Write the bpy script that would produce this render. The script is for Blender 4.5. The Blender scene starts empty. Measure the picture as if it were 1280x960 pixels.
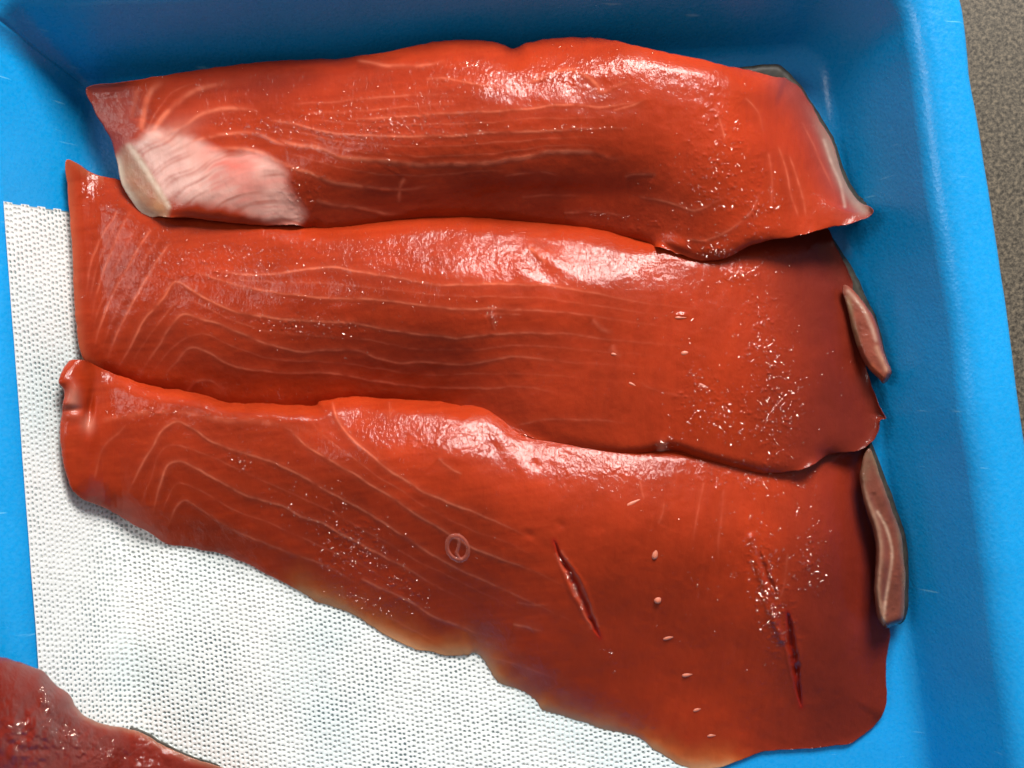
import bpy, math, random
import numpy as np

# ------------------------------------------------------------------ camera, light, exposure
S = 0.000234375          # metres per unit; one unit is one photo pixel on the tray floor
D = 1373.0               # camera height above the tray floor in those units
scene = bpy.context.scene
col = scene.collection
rng = np.random.default_rng(7)
random.seed(7)

cam_d = bpy.data.cameras.new('camera')
cam = bpy.data.objects.new('camera', cam_d)
col.objects.link(cam)
cam.location = (0, 0, D * S)
cam_d.sensor_width = 36
cam_d.lens = 36 * D / 1280
cam_d.clip_start = 0.005
cam_d.clip_end = 20
cam_d.dof.use_dof = True
cam_d.dof.focus_distance = (D - 75) * S
cam_d.dof.aperture_fstop = 14.0
scene.camera = cam

world = bpy.data.worlds.new('World')
scene.world = world
world.use_nodes = True
wb = world.node_tree.nodes['Background']
wb.inputs[0].default_value = (0.95, 0.97, 1.0, 1)
_wt = world.node_tree
_tc = _wt.nodes.new('ShaderNodeTexCoord')
_sx = _wt.nodes.new('ShaderNodeSeparateXYZ')
_mr = _wt.nodes.new('ShaderNodeMapRange')
_mr.inputs['From Min'].default_value = -0.6
_mr.inputs['From Max'].default_value = 0.8
_mr.inputs['To Min'].default_value = 0.19
_mr.inputs['To Max'].default_value = 0.34
_wt.links.new(_tc.outputs['Generated'], _sx.inputs[0])
_wt.links.new(_sx.outputs['Y'], _mr.inputs['Value'])
_wt.links.new(_mr.outputs[0], wb.inputs[1])


def area(name, loc, size_x, size_y, power, color, target=(0, 0, 0)):
    l = bpy.data.lights.new(name, 'AREA')
    l.shape = 'RECTANGLE'
    l.size, l.size_y = size_x, size_y
    l.energy = power
    l.color = color
    o = bpy.data.objects.new(name, l)
    col.objects.link(o)
    o.location = loc
    d = [t - c for t, c in zip(target, loc)]
    v = __import__('mathutils').Vector(d)
    o.rotation_euler = v.to_track_quat('-Z', 'Y').to_euler()
    return o


area('window_light', (0.24, 0.90, 0.69), 0.46, 0.38, 28.0, (1.0, 0.97, 0.92))
area('rim_sheen_light', (-0.98, 0.25, 1.10), 0.50, 0.50, 4.2, (1.0, 0.97, 0.93)).data.shape = 'ELLIPSE'  # unseen lamp added at the left to put sheen on the rim

scene.view_settings.view_transform = 'Standard'
scene.view_settings.look = 'None'
scene.view_settings.exposure = 0.0
scene.view_settings.gamma = 1.0
scene.cycles.max_bounces = 8
scene.cycles.sample_clamp_indirect = 4.0
scene.cycles.use_denoising = True


# ------------------------------------------------------------------ helpers
def unproject(px, py, z):
    """pixel position and height (units) -> world metres."""
    k = (D - z) / D
    return (px - 640) * k * S, (480 - py) * k * S, z * S


def smoothstep(a, b, x):
    t = np.clip((x - a) / (b - a), 0, 1)
    return t * t * (3 - 2 * t)


def vnoise(x, y, scale, seed, octaves=3):
    """value noise, about -1..1"""
    out = np.zeros_like(x, dtype=float)
    amp, tot = 1.0, 0.0
    for o in range(octaves):
        r = np.random.default_rng(seed * 31 + o)
        tab = r.uniform(-1, 1, (256, 256))
        fx, fy = x / scale * 2 ** o + 1000, y / scale * 2 ** o + 1000
        ix, iy = np.floor(fx).astype(int), np.floor(fy).astype(int)
        tx, ty = fx - ix, fy - iy
        tx, ty = tx * tx * (3 - 2 * tx), ty * ty * (3 - 2 * ty)
        a, b = tab[iy % 256, ix % 256], tab[iy % 256, (ix + 1) % 256]
        c, d = tab[(iy + 1) % 256, ix % 256], tab[(iy + 1) % 256, (ix + 1) % 256]
        out += amp * ((a * (1 - tx) + b * tx) * (1 - ty) + (c * (1 - tx) + d * tx) * ty)
        tot += amp
        amp *= 0.5
    return out / tot


def catmull(pts, n=5, closed=True):
    p = np.asarray(pts, float)
    m = len(p)
    out = []
    rngi = range(m) if closed else range(m - 1)
    for i in rngi:
        if closed:
            a, b, c, d = p[i - 1], p[i], p[(i + 1) % m], p[(i + 2) % m]
        else:
            a, b, c, d = p[max(i - 1, 0)], p[i], p[i + 1], p[min(i + 2, m - 1)]
        for k in range(n):
            t = k / n
            out.append(0.5 * ((2 * b) + (c - a) * t + (2 * a - 5 * b + 4 * c - d) * t * t
                              + (3 * b - a - 3 * c + d) * t ** 3))
    if not closed:
        out.append(p[-1])
    return np.array(out)


def poly_dist(X, Y, P, closed=True):
    """distance to a polyline, index+fraction of nearest point, signed side (+ = below a left-to-right line)"""
    best = np.full(X.shape, 1e9)
    bi = np.zeros(X.shape)
    bs = np.zeros(X.shape)
    m = len(P)
    for i in range(m if closed else m - 1):
        ax, ay = P[i][:2]
        bx, by = P[(i + 1) % m][:2]
        dx, dy = bx - ax, by - ay
        L = dx * dx + dy * dy + 1e-9
        t = np.clip(((X - ax) * dx + (Y - ay) * dy) / L, 0, 1)
        ex, ey = X - (ax + t * dx), Y - (ay + t * dy)
        d2 = ex * ex + ey * ey
        w = d2 < best
        best = np.where(w, d2, best)
        bi = np.where(w, i + t, bi)
        bs = np.where(w, np.sign(dx * ey - dy * ex), bs)
    return np.sqrt(best), bi, bs


def inside(X, Y, P):
    r = np.zeros(X.shape, bool)
    m = len(P)
    for i in range(m):
        ax, ay = P[i][:2]
        bx, by = P[(i + 1) % m][:2]
        if ay == by:
            continue
        c = ((ay > Y) != (by > Y)) & (X < (bx - ax) * (Y - ay) / (by - ay) + ax)
        r ^= c
    return r


def tps(ctrl, X, Y, lam=40.0):
    c = np.asarray(ctrl, float)
    n = len(c)

    def U(r2):
        return 0.5 * r2 * np.log(r2 + 1e-9)
    sc = 300.0
    cx, cy = c[:, 0] / sc, c[:, 1] / sc
    K = U((cx[:, None] - cx) ** 2 + (cy[:, None] - cy) ** 2) + np.eye(n) * lam * 1e-4
    Pm = np.c_[np.ones(n), cx, cy]
    A = np.block([[K, Pm], [Pm.T, np.zeros((3, 3))]])
    w = np.linalg.solve(A, np.r_[c[:, 2], 0, 0, 0])
    out = w[n] + w[n + 1] * X / sc + w[n + 2] * Y / sc
    for i in range(n):
        out = out + w[i] * U((X / sc - cx[i]) ** 2 + (Y / sc - cy[i]) ** 2)
    return out


def add_mesh(name, verts, loops, starts, totals, mat, parent=None, smooth=True):
    me = bpy.data.meshes.new(name)
    me.vertices.add(len(verts))
    me.vertices.foreach_set('co', np.asarray(verts, np.float32).ravel())
    me.loops.add(len(loops))
    me.loops.foreach_set('vertex_index', np.asarray(loops, np.int32))
    me.polygons.add(len(starts))
    me.polygons.foreach_set('loop_start', np.asarray(starts, np.int32))
    me.polygons.foreach_set('loop_total', np.asarray(totals, np.int32))
    me.update(calc_edges=True)
    me.validate()
    me.polygons.foreach_set('use_smooth', np.full(len(me.polygons), smooth))
    me.materials.append(mat)
    o = bpy.data.objects.new(name, me)
    col.objects.link(o)
    if parent is not None:
        o.parent = parent
    return o


def add_quads(name, verts, faces, mat, parent=None, smooth=True):
    loops = [i for f in faces for i in f]
    totals = [len(f) for f in faces]
    starts = np.r_[0, np.cumsum(totals)[:-1]] if totals else []
    return add_mesh(name, verts, loops, starts, totals, mat, parent, smooth)


def thing(name, label, cat, group=None):
    o = bpy.data.objects.new(name, None)
    o.empty_display_size = 0.02
    col.objects.link(o)
    tag(o, label, cat, group)
    return o


def tag(o, label, cat, group=None):
    o['label'] = label
    o['category'] = cat
    if group:
        o['group'] = group


# ------------------------------------------------------------------ materials
def new_mat(name):
    m = bpy.data.materials.new(name)
    m.use_nodes = True
    nt = m.node_tree
    b = nt.nodes['Principled BSDF']
    return m, nt, b


def node(nt, typ, **kw):
    n = nt.nodes.new(typ)
    for k, v in kw.items():
        setattr(n, k, v)
    return n


def math_node(nt, op, a, b):
    n = node(nt, 'ShaderNodeMath', operation=op)
    for i, v in enumerate((a, b)):
        if hasattr(v, 'is_output'):
            nt.links.new(v, n.inputs[i])
        else:
            n.inputs[i].default_value = v
    return n.outputs[0]


def flesh_material():
    m, nt, b = new_mat('raw_flesh')
    tc = node(nt, 'ShaderNodeTexCoord')
    at = node(nt, 'ShaderNodeAttribute', attribute_name='tint')
    wet = node(nt, 'ShaderNodeAttribute', attribute_name='wet')
    # fibre grain: thin streaks running down the picture
    mp = node(nt, 'ShaderNodeMapping')
    mp.inputs['Scale'].default_value = (1.0, 0.22, 1.0)
    mp.inputs['Rotation'].default_value = (0, 0, math.radians(12))
    nt.links.new(tc.outputs['Object'], mp.inputs['Vector'])
    fib = node(nt, 'ShaderNodeTexNoise')
    fib.inputs['Scale'].default_value = 700
    fib.inputs['Detail'].default_value = 4
    nt.links.new(mp.outputs[0], fib.inputs['Vector'])
    blot = node(nt, 'ShaderNodeTexNoise')
    blot.inputs['Scale'].default_value = 55
    blot.inputs['Detail'].default_value = 5
    nt.links.new(tc.outputs['Object'], blot.inputs['Vector'])
    mix = math_node(nt, 'ADD', math_node(nt, 'MULTIPLY', fib.outputs['Fac'], 0.18),
                    math_node(nt, 'MULTIPLY', blot.outputs['Fac'], 0.65))
    ramp = node(nt, 'ShaderNodeMapRange')
    ramp.inputs['From Min'].default_value = 0.3
    ramp.inputs['From Max'].default_value = 0.7
    ramp.inputs['To Min'].default_value = 0.82
    ramp.inputs['To Max'].default_value = 1.16
    nt.links.new(mix, ramp.inputs['Value'])
    sc = node(nt, 'ShaderNodeVectorMath', operation='SCALE')
    nt.links.new(at.outputs['Color'], sc.inputs[0])
    nt.links.new(ramp.outputs[0], sc.inputs['Scale'])
    nt.links.new(sc.outputs[0], b.inputs['Base Color'])
    b.inputs['Roughness'].default_value = 0.42
    b.inputs['Subsurface Weight'].default_value = 0.35
    b.inputs['Subsurface Radius'].default_value = (0.55, 0.35, 0.28)
    b.inputs['Subsurface Scale'].default_value = 0.0008
    b.inputs['IOR'].default_value = 1.36
    b.inputs['Specular IOR Level'].default_value = 0.12
    b.inputs['Coat Weight'].default_value = 0.78
    b.inputs['Coat IOR'].default_value = 1.32
    # wet film: fine wrinkles plus glistening beads where the attribute says so
    mp2 = node(nt, 'ShaderNodeMapping')
    mp2.inputs['Scale'].default_value = (1.0, 0.55, 1.0)
    mp2.inputs['Rotation'].default_value = (0, 0, math.radians(-35))
    nt.links.new(tc.outputs['Object'], mp2.inputs['Vector'])
    fine = node(nt, 'ShaderNodeTexNoise')
    fine.inputs['Scale'].default_value = 1050
    fine.inputs['Detail'].default_value = 3
    fine.inputs['Distortion'].default_value = 1.2
    nt.links.new(mp2.outputs[0], fine.inputs['Vector'])
    bead = node(nt, 'ShaderNodeTexVoronoi')
    bead.inputs['Scale'].default_value = 900
    nt.links.new(tc.outputs['Object'], bead.inputs['Vector'])
    hb = math_node(nt, 'MULTIPLY', math_node(nt, 'SUBTRACT', 1.0, bead.outputs['Distance']), wet.outputs['Fac'])
    hh = math_node(nt, 'ADD', math_node(nt, 'MULTIPLY', fine.outputs['Fac'], 0.55), hb)
    bp = node(nt, 'ShaderNodeBump')
    bp.inputs['Strength'].default_value = 1.0
    bp.inputs['Distance'].default_value = 0.00025
    nt.links.new(hh, bp.inputs['Height'])
    nt.links.new(bp.outputs[0], b.inputs['Coat Normal'])
    bp2 = node(nt, 'ShaderNodeBump')
    bp2.inputs['Strength'].default_value = 0.30
    bp2.inputs['Distance'].default_value = 0.00022
    nt.links.new(math_node(nt, 'ADD', math_node(nt, 'MULTIPLY', fib.outputs['Fac'], 0.6), hh), bp2.inputs['Height'])
    nt.links.new(bp2.outputs[0], b.inputs['Normal'])
    b.inputs['Coat Roughness'].default_value = 0.075
    return m


def foam_material():
    m, nt, b = new_mat('blue_foam')
    tc = node(nt, 'ShaderNodeTexCoord')
    n1 = node(nt, 'ShaderNodeTexNoise')
    n1.inputs['Scale'].default_value = 14
    n1.inputs['Detail'].default_value = 3
    nt.links.new(tc.outputs['Object'], n1.inputs['Vector'])
    cr = node(nt, 'ShaderNodeValToRGB')
    cr.color_ramp.elements[0].position = 0.3
    cr.color_ramp.elements[0].color = (0.002, 0.24, 0.56, 1)
    cr.color_ramp.elements[1].position = 0.7
    cr.color_ramp.elements[1].color = (0.004, 0.28, 0.65, 1)
    nt.links.new(n1.outputs['Fac'], cr.inputs['Fac'])
    mo = node(nt, 'ShaderNodeTexNoise')
    mo.inputs['Scale'].default_value = 900
    mo.inputs['Detail'].default_value = 4
    nt.links.new(tc.outputs['Object'], mo.inputs['Vector'])
    gl = node(nt, 'ShaderNodeMapRange')
    gl.inputs['From Min'].default_value = 0.35
    gl.inputs['From Max'].default_value = 0.65
    gl.inputs['To Min'].default_value = 0.23
    gl.inputs['To Max'].default_value = 0.37
    nt.links.new(mo.outputs['Fac'], gl.inputs['Value'])
    nt.links.new(gl.outputs[0], b.inputs['Roughness'])
    smp = node(nt, 'ShaderNodeMapping')
    smp.inputs['Rotation'].default_value = (0, 0, math.radians(28))
    smp.inputs['Scale'].default_value = (1.0, 9.0, 1.0)
    nt.links.new(tc.outputs['Object'], smp.inputs['Vector'])
    sn = node(nt, 'ShaderNodeTexNoise')
    sn.inputs['Scale'].default_value = 62
    sn.inputs['Detail'].default_value = 2
    nt.links.new(smp.outputs[0], sn.inputs['Vector'])
    sr = node(nt, 'ShaderNodeMapRange')
    sr.inputs['From Min'].default_value = 0.70
    sr.inputs['From Max'].default_value = 0.76
    nt.links.new(sn.outputs['Fac'], sr.inputs['Value'])
    sg = node(nt, 'ShaderNodeMapRange')
    sg.inputs['From Min'].default_value = 0.35
    sg.inputs['From Max'].default_value = 0.75
    sg.inputs['To Min'].default_value = 0.0
    sg.inputs['To Max'].default_value = 0.07
    nt.links.new(mo.outputs['Fac'], sg.inputs['Value'])
    mxs = node(nt, 'ShaderNodeMix', data_type='RGBA')
    mxs.inputs['B'].default_value = (0.16, 0.48, 0.74, 1)
    nt.links.new(math_node(nt, 'MAXIMUM', math_node(nt, 'MULTIPLY', sr.outputs[0], 0.7), sg.outputs[0]), mxs.inputs['Factor'])
    nt.links.new(cr.outputs[0], mxs.inputs['A'])
    nt.links.new(mxs.outputs['Result'], b.inputs['Base Color'])
    b.inputs['IOR'].default_value = 1.5
    b.inputs['Specular IOR Level'].default_value = 0.38
    b.inputs['Subsurface Weight'].default_value = 0.15
    b.inputs['Subsurface Radius'].default_value = (0.4, 0.8, 1.0)
    b.inputs['Subsurface Scale'].default_value = 0.002
    v = node(nt, 'ShaderNodeTexVoronoi')
    v.inputs['Scale'].default_value = 1100
    nt.links.new(tc.outputs['Object'], v.inputs['Vector'])
    n2 = node(nt, 'ShaderNodeTexNoise')
    n2.inputs['Scale'].default_value = 260
    n2.inputs['Detail'].default_value = 5
    nt.links.new(tc.outputs['Object'], n2.inputs['Vector'])
    h = math_node(nt, 'ADD', math_node(nt, 'MULTIPLY', v.outputs['Distance'], 0.5), n2.outputs['Fac'])
    bp = node(nt, 'ShaderNodeBump')
    bp.inputs['Strength'].default_value = 0.22
    bp.inputs['Distance'].default_value = 0.0004
    nt.links.new(h, bp.inputs['Height'])
    nt.links.new(bp.outputs[0], b.inputs['Normal'])
    return m


def simple_mat(name, color, rough, bump=0.0, bscale=400, var=0.12, sss=0.0):
    m, nt, b = new_mat(name)
    tc = node(nt, 'ShaderNodeTexCoord')
    n = node(nt, 'ShaderNodeTexNoise')
    n.inputs['Scale'].default_value = bscale
    n.inputs['Detail'].default_value = 5
    nt.links.new(tc.outputs['Object'], n.inputs['Vector'])
    cr = node(nt, 'ShaderNodeValToRGB')
    cr.color_ramp.elements[0].position = 0.3
    cr.color_ramp.elements[0].color = tuple(c * (1 - var) for c in color) + (1,)
    cr.color_ramp.elements[1].position = 0.7
    cr.color_ramp.elements[1].color = tuple(min(1, c * (1 + var)) for c in color) + (1,)
    nt.links.new(n.outputs['Fac'], cr.inputs['Fac'])
    nt.links.new(cr.outputs[0], b.inputs['Base Color'])
    b.inputs['Roughness'].default_value = rough
    if sss:
        b.inputs['Subsurface Weight'].default_value = sss
        b.inputs['Subsurface Radius'].default_value = (1, 0.5, 0.3)
        b.inputs['Subsurface Scale'].default_value = 0.001
    if bump:
        bp = node(nt, 'ShaderNodeBump')
        bp.inputs['Strength'].default_value = bump
        bp.inputs['Distance'].default_value = 0.0003
        nt.links.new(n.outputs['Fac'], bp.inputs['Height'])
        nt.links.new(bp.outputs[0], b.inputs['Normal'])
    return m


def counter_material():
    m, nt, b = new_mat('speckled_stone')
    tc = node(nt, 'ShaderNodeTexCoord')
    n1 = node(nt, 'ShaderNodeTexNoise')
    n1.inputs['Scale'].default_value = 900
    n1.inputs['Detail'].default_value = 4
    n1.inputs['Roughness'].default_value = 0.7
    nt.links.new(tc.outputs['Object'], n1.inputs['Vector'])
    cr = node(nt, 'ShaderNodeValToRGB')
    e = cr.color_ramp.elements
    e[0].position, e[0].color = 0.36, (0.026, 0.020, 0.013, 1)
    e[1].position, e[1].color = 0.66, (0.185, 0.145, 0.098, 1)
    e.new(0.5).color = (0.085, 0.069, 0.050, 1)
    nt.links.new(n1.outputs['Fac'], cr.inputs['Fac'])
    nt.links.new(cr.outputs[0], b.inputs['Base Color'])
    b.inputs['Roughness'].default_value = 0.45
    return m


def core_material():
    m, nt, b = new_mat('damp_absorbent_core')
    tc = node(nt, 'ShaderNodeTexCoord')
    n1 = node(nt, 'ShaderNodeTexNoise')
    n1.inputs['Scale'].default_value = 38
    n1.inputs['Detail'].default_value = 4
    nt.links.new(tc.outputs['Object'], n1.inputs['Vector'])
    cr = node(nt, 'ShaderNodeValToRGB')
    e = cr.color_ramp.elements
    e[0].position, e[0].color = 0.38, (0.20, 0.26, 0.27, 1)
    e[1].position, e[1].color = 0.62, (0.66, 0.66, 0.63, 1)
    nt.links.new(n1.outputs['Fac'], cr.inputs['Fac'])
    nt.links.new(cr.outputs[0], b.inputs['Base Color'])
    b.inputs['Roughness'].default_value = 0.6
    return m


M_FLESH = flesh_material()
M_FOAM = foam_material()
M_FILM = simple_mat('white_perforated_film', (0.74, 0.76, 0.75), 0.42, 0.15, 300, 0.03)
_ft = M_FILM.node_tree
_fb = _ft.nodes['Principled BSDF']
_old = _fb.inputs['Base Color'].links[0].from_socket
_fn = node(_ft, 'ShaderNodeTexNoise')
_fn.inputs['Scale'].default_value = 22
_fn.inputs['Detail'].default_value = 2
_ftc = node(_ft, 'ShaderNodeTexCoord')
_ft.links.new(_ftc.outputs['Object'], _fn.inputs['Vector'])
_fm = node(_ft, 'ShaderNodeMapRange')
_fm.inputs['From Min'].default_value = 0.46
_fm.inputs['From Max'].default_value = 0.66
_ft.links.new(_fn.outputs['Fac'], _fm.inputs['Value'])
_fx = node(_ft, 'ShaderNodeMix', data_type='RGBA')
_fx.inputs['B'].default_value = (0.60, 0.70, 0.71, 1)
_ft.links.new(math_node(_ft, 'MULTIPLY', _fm.outputs[0], 0.75), _fx.inputs['Factor'])
_ft.links.new(_old, _fx.inputs['A'])
_ft.links.new(_fx.outputs['Result'], _fb.inputs['Base Color'])
M_CORE = core_material()
M_STONE = counter_material()
M_SKIN = simple_mat('dark_fish_skin', (0.030, 0.024, 0.015), 0.5, 0.3, 500, 0.4)
M_BONE = simple_mat('pale_bone', (0.56, 0.165, 0.10), 0.4, 0.1, 600, 0.1, 0.3)
M_FAT = simple_mat('cream_fat', (0.62, 0.50, 0.33), 0.3, 0.2, 500, 0.1, 0.3)
M_SCALE = None


# ------------------------------------------------------------------ counter
cz = -14.0
cs = 1.6
ct = add_quads('countertop', [(-cs, -cs, cz * S), (cs, -cs, cz * S), (cs, cs, cz * S), (-cs, cs, cz * S)],
               [(0, 1, 2, 3)], M_STONE)
ct['kind'] = 'structure'

# ------------------------------------------------------------------ foam tray
CORN = np.array([(105, 108), (1026, 62), (1178, 1120), (181, 1120)], float)   # floor corners TL TR BR BL
CR0 = [10, 46, 60, 40]
CRK = [0.62, 0.75, 0.7, 0.6]
NS, NA = 60, 40


def tray_ring(o):
    """closed ring of floor-plane points for outward offset o"""
    lines = []
    for i in range(4):
        a, b = CORN[i], CORN[(i + 1) % 4]
        d = (b - a) / np.linalg.norm(b - a)
        n = np.array([d[1], -d[0]])            # outward in y-down pixel space, clockwise corners
        lines.append((a + n * o, d, n))
    corners = []
    for i in range(4):
        (p, d, n), (q, e, m) = lines[i - 1], lines[i]
        t = np.linalg.solve(np.c_[d, -e], q - p)
        corners.append(p + d * t[0])
    pts = []
    arcs = []
    for i in range(4):
        r = CR0[i] + CRK[i] * max(o, 0)
        d, e = lines[i - 1][1], lines[i][1]
        ang = math.acos(np.clip(np.dot(d, e), -1, 1))
        t = r * math.tan(ang / 2)
        n0, n1 = lines[i - 1][2], lines[i][2]
        c = corners[i] - d * t - n0 * r
        a0 = math.atan2(n0[1], n0[0])
        da = (math.atan2(n1[1], n1[0]) - a0 + math.pi) % (2 * math.pi) - math.pi
        arcs.append([c + r * np.array([math.cos(a0 + da * k / NA), math.sin(a0 + da * k / NA)]) for k in range(NA + 1)])
    for i in range(4):
        pts += arcs[i]
        a, b = arcs[i][-1], arcs[(i + 1) % 4][0]
        for k in range(1, NS):
            pts.append(a + (b - a) * k / NS)
    return np.array(pts)


WALL_A = 64
WALL_K = math.tan(math.radians(WALL_A))
prof = [(-520, 0.0), (-260, 0.0), (-90, 0.0), (-40, 0.0), (-16, 0.0), (-9, 0.5), (-3, 2.4), (3, 6.5), (8, 12.5)]
for k in range(1, 9):
    prof.append((8 + 50 * k / 8, 12.5 + 50 * WALL_K * k / 8))
top_o, top_h = prof[-1]
n_wall_end = len(prof)
for a in np.linspace(0, 1, 13)[1:]:
    th = math.radians(WALL_A) * (1 - a)
    # arc rolling from wall slope to flat
    R = 36
    prof.append((top_o + R * (math.sin(math.radians(WALL_A)) - math.sin(th)),
                 top_h + R * (math.cos(th) - math.cos(math.radians(WALL_A)))))
fo, fh = prof[-1]
prof += [(fo + 10, fh - 0.4), (fo + 20, fh - 1.4), (fo + 27, fh - 3), (fo + 32, fh - 6), (fo + 34.5, fh - 10),
         (fo + 34, fh - 16), (fo + 28, fh - 20), (fo + 16, fh - 24)]
n_rim_end = len(prof)
prof += [(8 + 40, 8), (4, -9), (-30, -13.5), (-300, -13.5)]

rings = []
for li, (o, h) in enumerate(prof):
    R2 = tray_ring(max(o, -300) if o > -300 else -300)
    if o < -300:
        cen = CORN.mean(0)
        R2 = cen + (R2 - cen) * (0.45 if o == -520 else 0.9)
    w = smoothstep(40, 130, np.array([h]))[0] if h > 0 else 0
    wob = vnoise(R2[:, 0], R2[:, 1], 130, 5, 3) * 5.0 * w
    cen = CORN.mean(0)
    dirv = (R2 - cen) / np.linalg.norm(R2 - cen, axis=1)[:, None]
    R2 = R2 + dirv * wob[:, None]
    if h > 3 and o < 130:                      # mould seam up the back left corner
        m_ = NA // 2
        for q_, dq in ((m_ - 1, 0.5), (m_, 1.6), (m_ + 1, 0.5)):
            R2[q_] += dirv[q_] * dq * 1.2
    zz = np.full(len(R2), float(h)) + (vnoise(R2[:, 0], R2[:, 1], 90, 9, 2) * 1.6 * w)
    rings.append(np.c_[(R2[:, 0] - 640) * S, (480 - R2[:, 1]) * S, zz * S])
NP = len(rings[0])
allv = np.concatenate(rings)
faces_by_level = []
for l in range(len(prof) - 1):
    i = np.arange(NP)
    j = (i + 1) % NP
    faces_by_level.append(np.c_[l * NP + i, (l + 1) * NP + i, (l + 1) * NP + j, l * NP + j])
# reference normals of the whole shell so that the parts join without a visible seam
allf = np.concatenate(faces_by_level)
fn = np.cross(allv[allf[:, 1]] - allv[allf[:, 0]], allv[allf[:, 3]] - allv[allf[:, 0]])
vn = np.zeros_like(allv)
for k in range(4):
    np.add.at(vn, allf[:, k], fn)
vn /= np.linalg.norm(vn, axis=1)[:, None] + 1e-12
flip = vn[0][2] < 0
if flip:
    vn = -vn
tray = thing('foam_tray', 'blue moulded foam tray holding all the raw salmon fillets', 'tray')


def tray_part(name, l0, l1, cap=None):
    f = np.concatenate(faces_by_level[l0:l1])
    if flip:
        f = f[:, ::-1]
    used, inv = np.unique(f, return_inverse=True)
    f = inv.reshape(f.shape)
    faces = [tuple(q) for q in f]
    if cap is not None:
        capi = np.searchsorted(used, cap * NP + np.arange(NP))
        faces.append(tuple(capi[::-1] if cap == 0 else capi))
    o = add_quads(name, allv[used], faces, M_FOAM, tray)
    o.data.normals_split_custom_set_from_vertices([tuple(v) for v in vn[used]])
    return o


tray_part('tray_floor', 0, 5, cap=0)
tray_part('side_wall', 5, n_wall_end - 1)
tray_part('rim', n_wall_end - 1, n_rim_end - 1)
tray_part('underside', n_rim_end - 1, len(prof) - 1)

_po = np.array([p[0] for p in prof[3:n_wall_end]])
_ph = np.array([p[1] for p in prof[3:n_wall_end]])
_po, _ph = np.r_[_po, _po[-1] + 40], np.r_[_ph, _ph[-1] + 40 * WALL_K]
_so = np.linspace(-70, 110, 361)
_kern = np.exp(-(np.arange(-80, 81) * 0.5 / 16.0) ** 2)
_sh = np.convolve(np.pad(np.interp(_so, _po, _ph), 80, mode='reflect', reflect_type='odd'), _kern / _kern.sum(), 'valid')
_sh -= _sh[0]
_arc = np.r_[0, np.cumsum(np.hypot(np.diff(_so), np.diff(_sh)))]


def ground(px, py, it=4):
    """tray surface height seen at a picture position (units)"""
    z = np.zeros_like(px, dtype=float)
    for _ in range(it):
        k = (D - z) / D
        fx, fy = 640 + (px - 640) * k, 480 + (py - 480) * k
        o = np.full(px.shape, -1e9)
        for i in range(4):
            a, b = CORN[i], CORN[(i + 1) % 4]
            d = (b - a) / np.linalg.norm(b - a)
            o = np.maximum(o, (fx - a[0]) * d[1] - (fy - a[1]) * d[0])
        z = 0.5 * z + 0.5 * np.interp(o, _po, _ph)
    return z


# ------------------------------------------------------------------ absorbent pad (perforated film over a core)
pad = thing('absorbent_pad', 'white absorbent pad of perforated film lying under the salmon fillets', 'absorbent pad')
ang = math.atan2(70, 932)
pd = np.array([math.cos(ang), -math.sin(ang)])      # to the right along the pad (y down)
pv = np.array([math.sin(ang), math.cos(ang)])       # down along the pad
org = np.array([105 + 70 * (262 - 108) / 932.0 + 70, 262.0])   # where the floor starts to bend up


def pad_point(s, t, lift):
    """s to the right from the crease (negative climbs the wall), t down along the crease"""
    arc = np.where(s < 0, -s, 0)
    run = np.interp(arc, _arc, _so - _so[0])
    rise = np.interp(arc, _arc, _sh)
    x = np.where(s < 0, -run, s)
    wav = 1.6 * vnoise(s, t, 120, 3, 2) + 0.7 * vnoise(s + 400, t, 45, 4, 2)
    z = rise + lift + wav + 3.5
    fx = org[0] + pd[0] * x + pv[0] * t
    fy = org[1] + pd[1] * x + pv[1] * t
    return np.c_[(fx - 640) * S, (480 - fy) * S, z * S]


PW, PH = 5.8, 6.5
SL, SR, TT, TB = -192, 636, 0, 800
nc, nr = int((SR - SL) / PW), int((TB - TT) / PH)
ci, ri = np.meshgrid(np.arange(nc), np.arange(nr))
ci, ri = ci.ravel(), ri.ravel()
off = np.where((ci // 2) % 2 == 0, 0.0, 0.5)
cx = SL + (ci + 0.5) * PW
cyy = TT + (ri + 0.5 + off) * PH
hx = cx + rng.normal(0, 0.42, len(cx))
hy = cyy + rng.normal(0, 0.42, len(cx))
rad = rng.uniform(1.6, 2.3, len(cx))
# keep only cells that can be seen, the rest of the film lies hidden under the fish
vis_line = np.interp(cx, [-170, -60, 20, 150, 280, 400, 510, 650, 750], [0, 240, 330, 400, 470, 540, 580, 640, 660])
keep = (cyy > vis_line) | (cx < 0)
cx, cyy, hx, hy, rad = cx[keep], cyy[keep], hx[keep], hy[keep], rad[keep]
n = len(cx)
NH = 8
aa = np.arange(NH) * 2 * math.pi / NH + math.pi / 8
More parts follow.
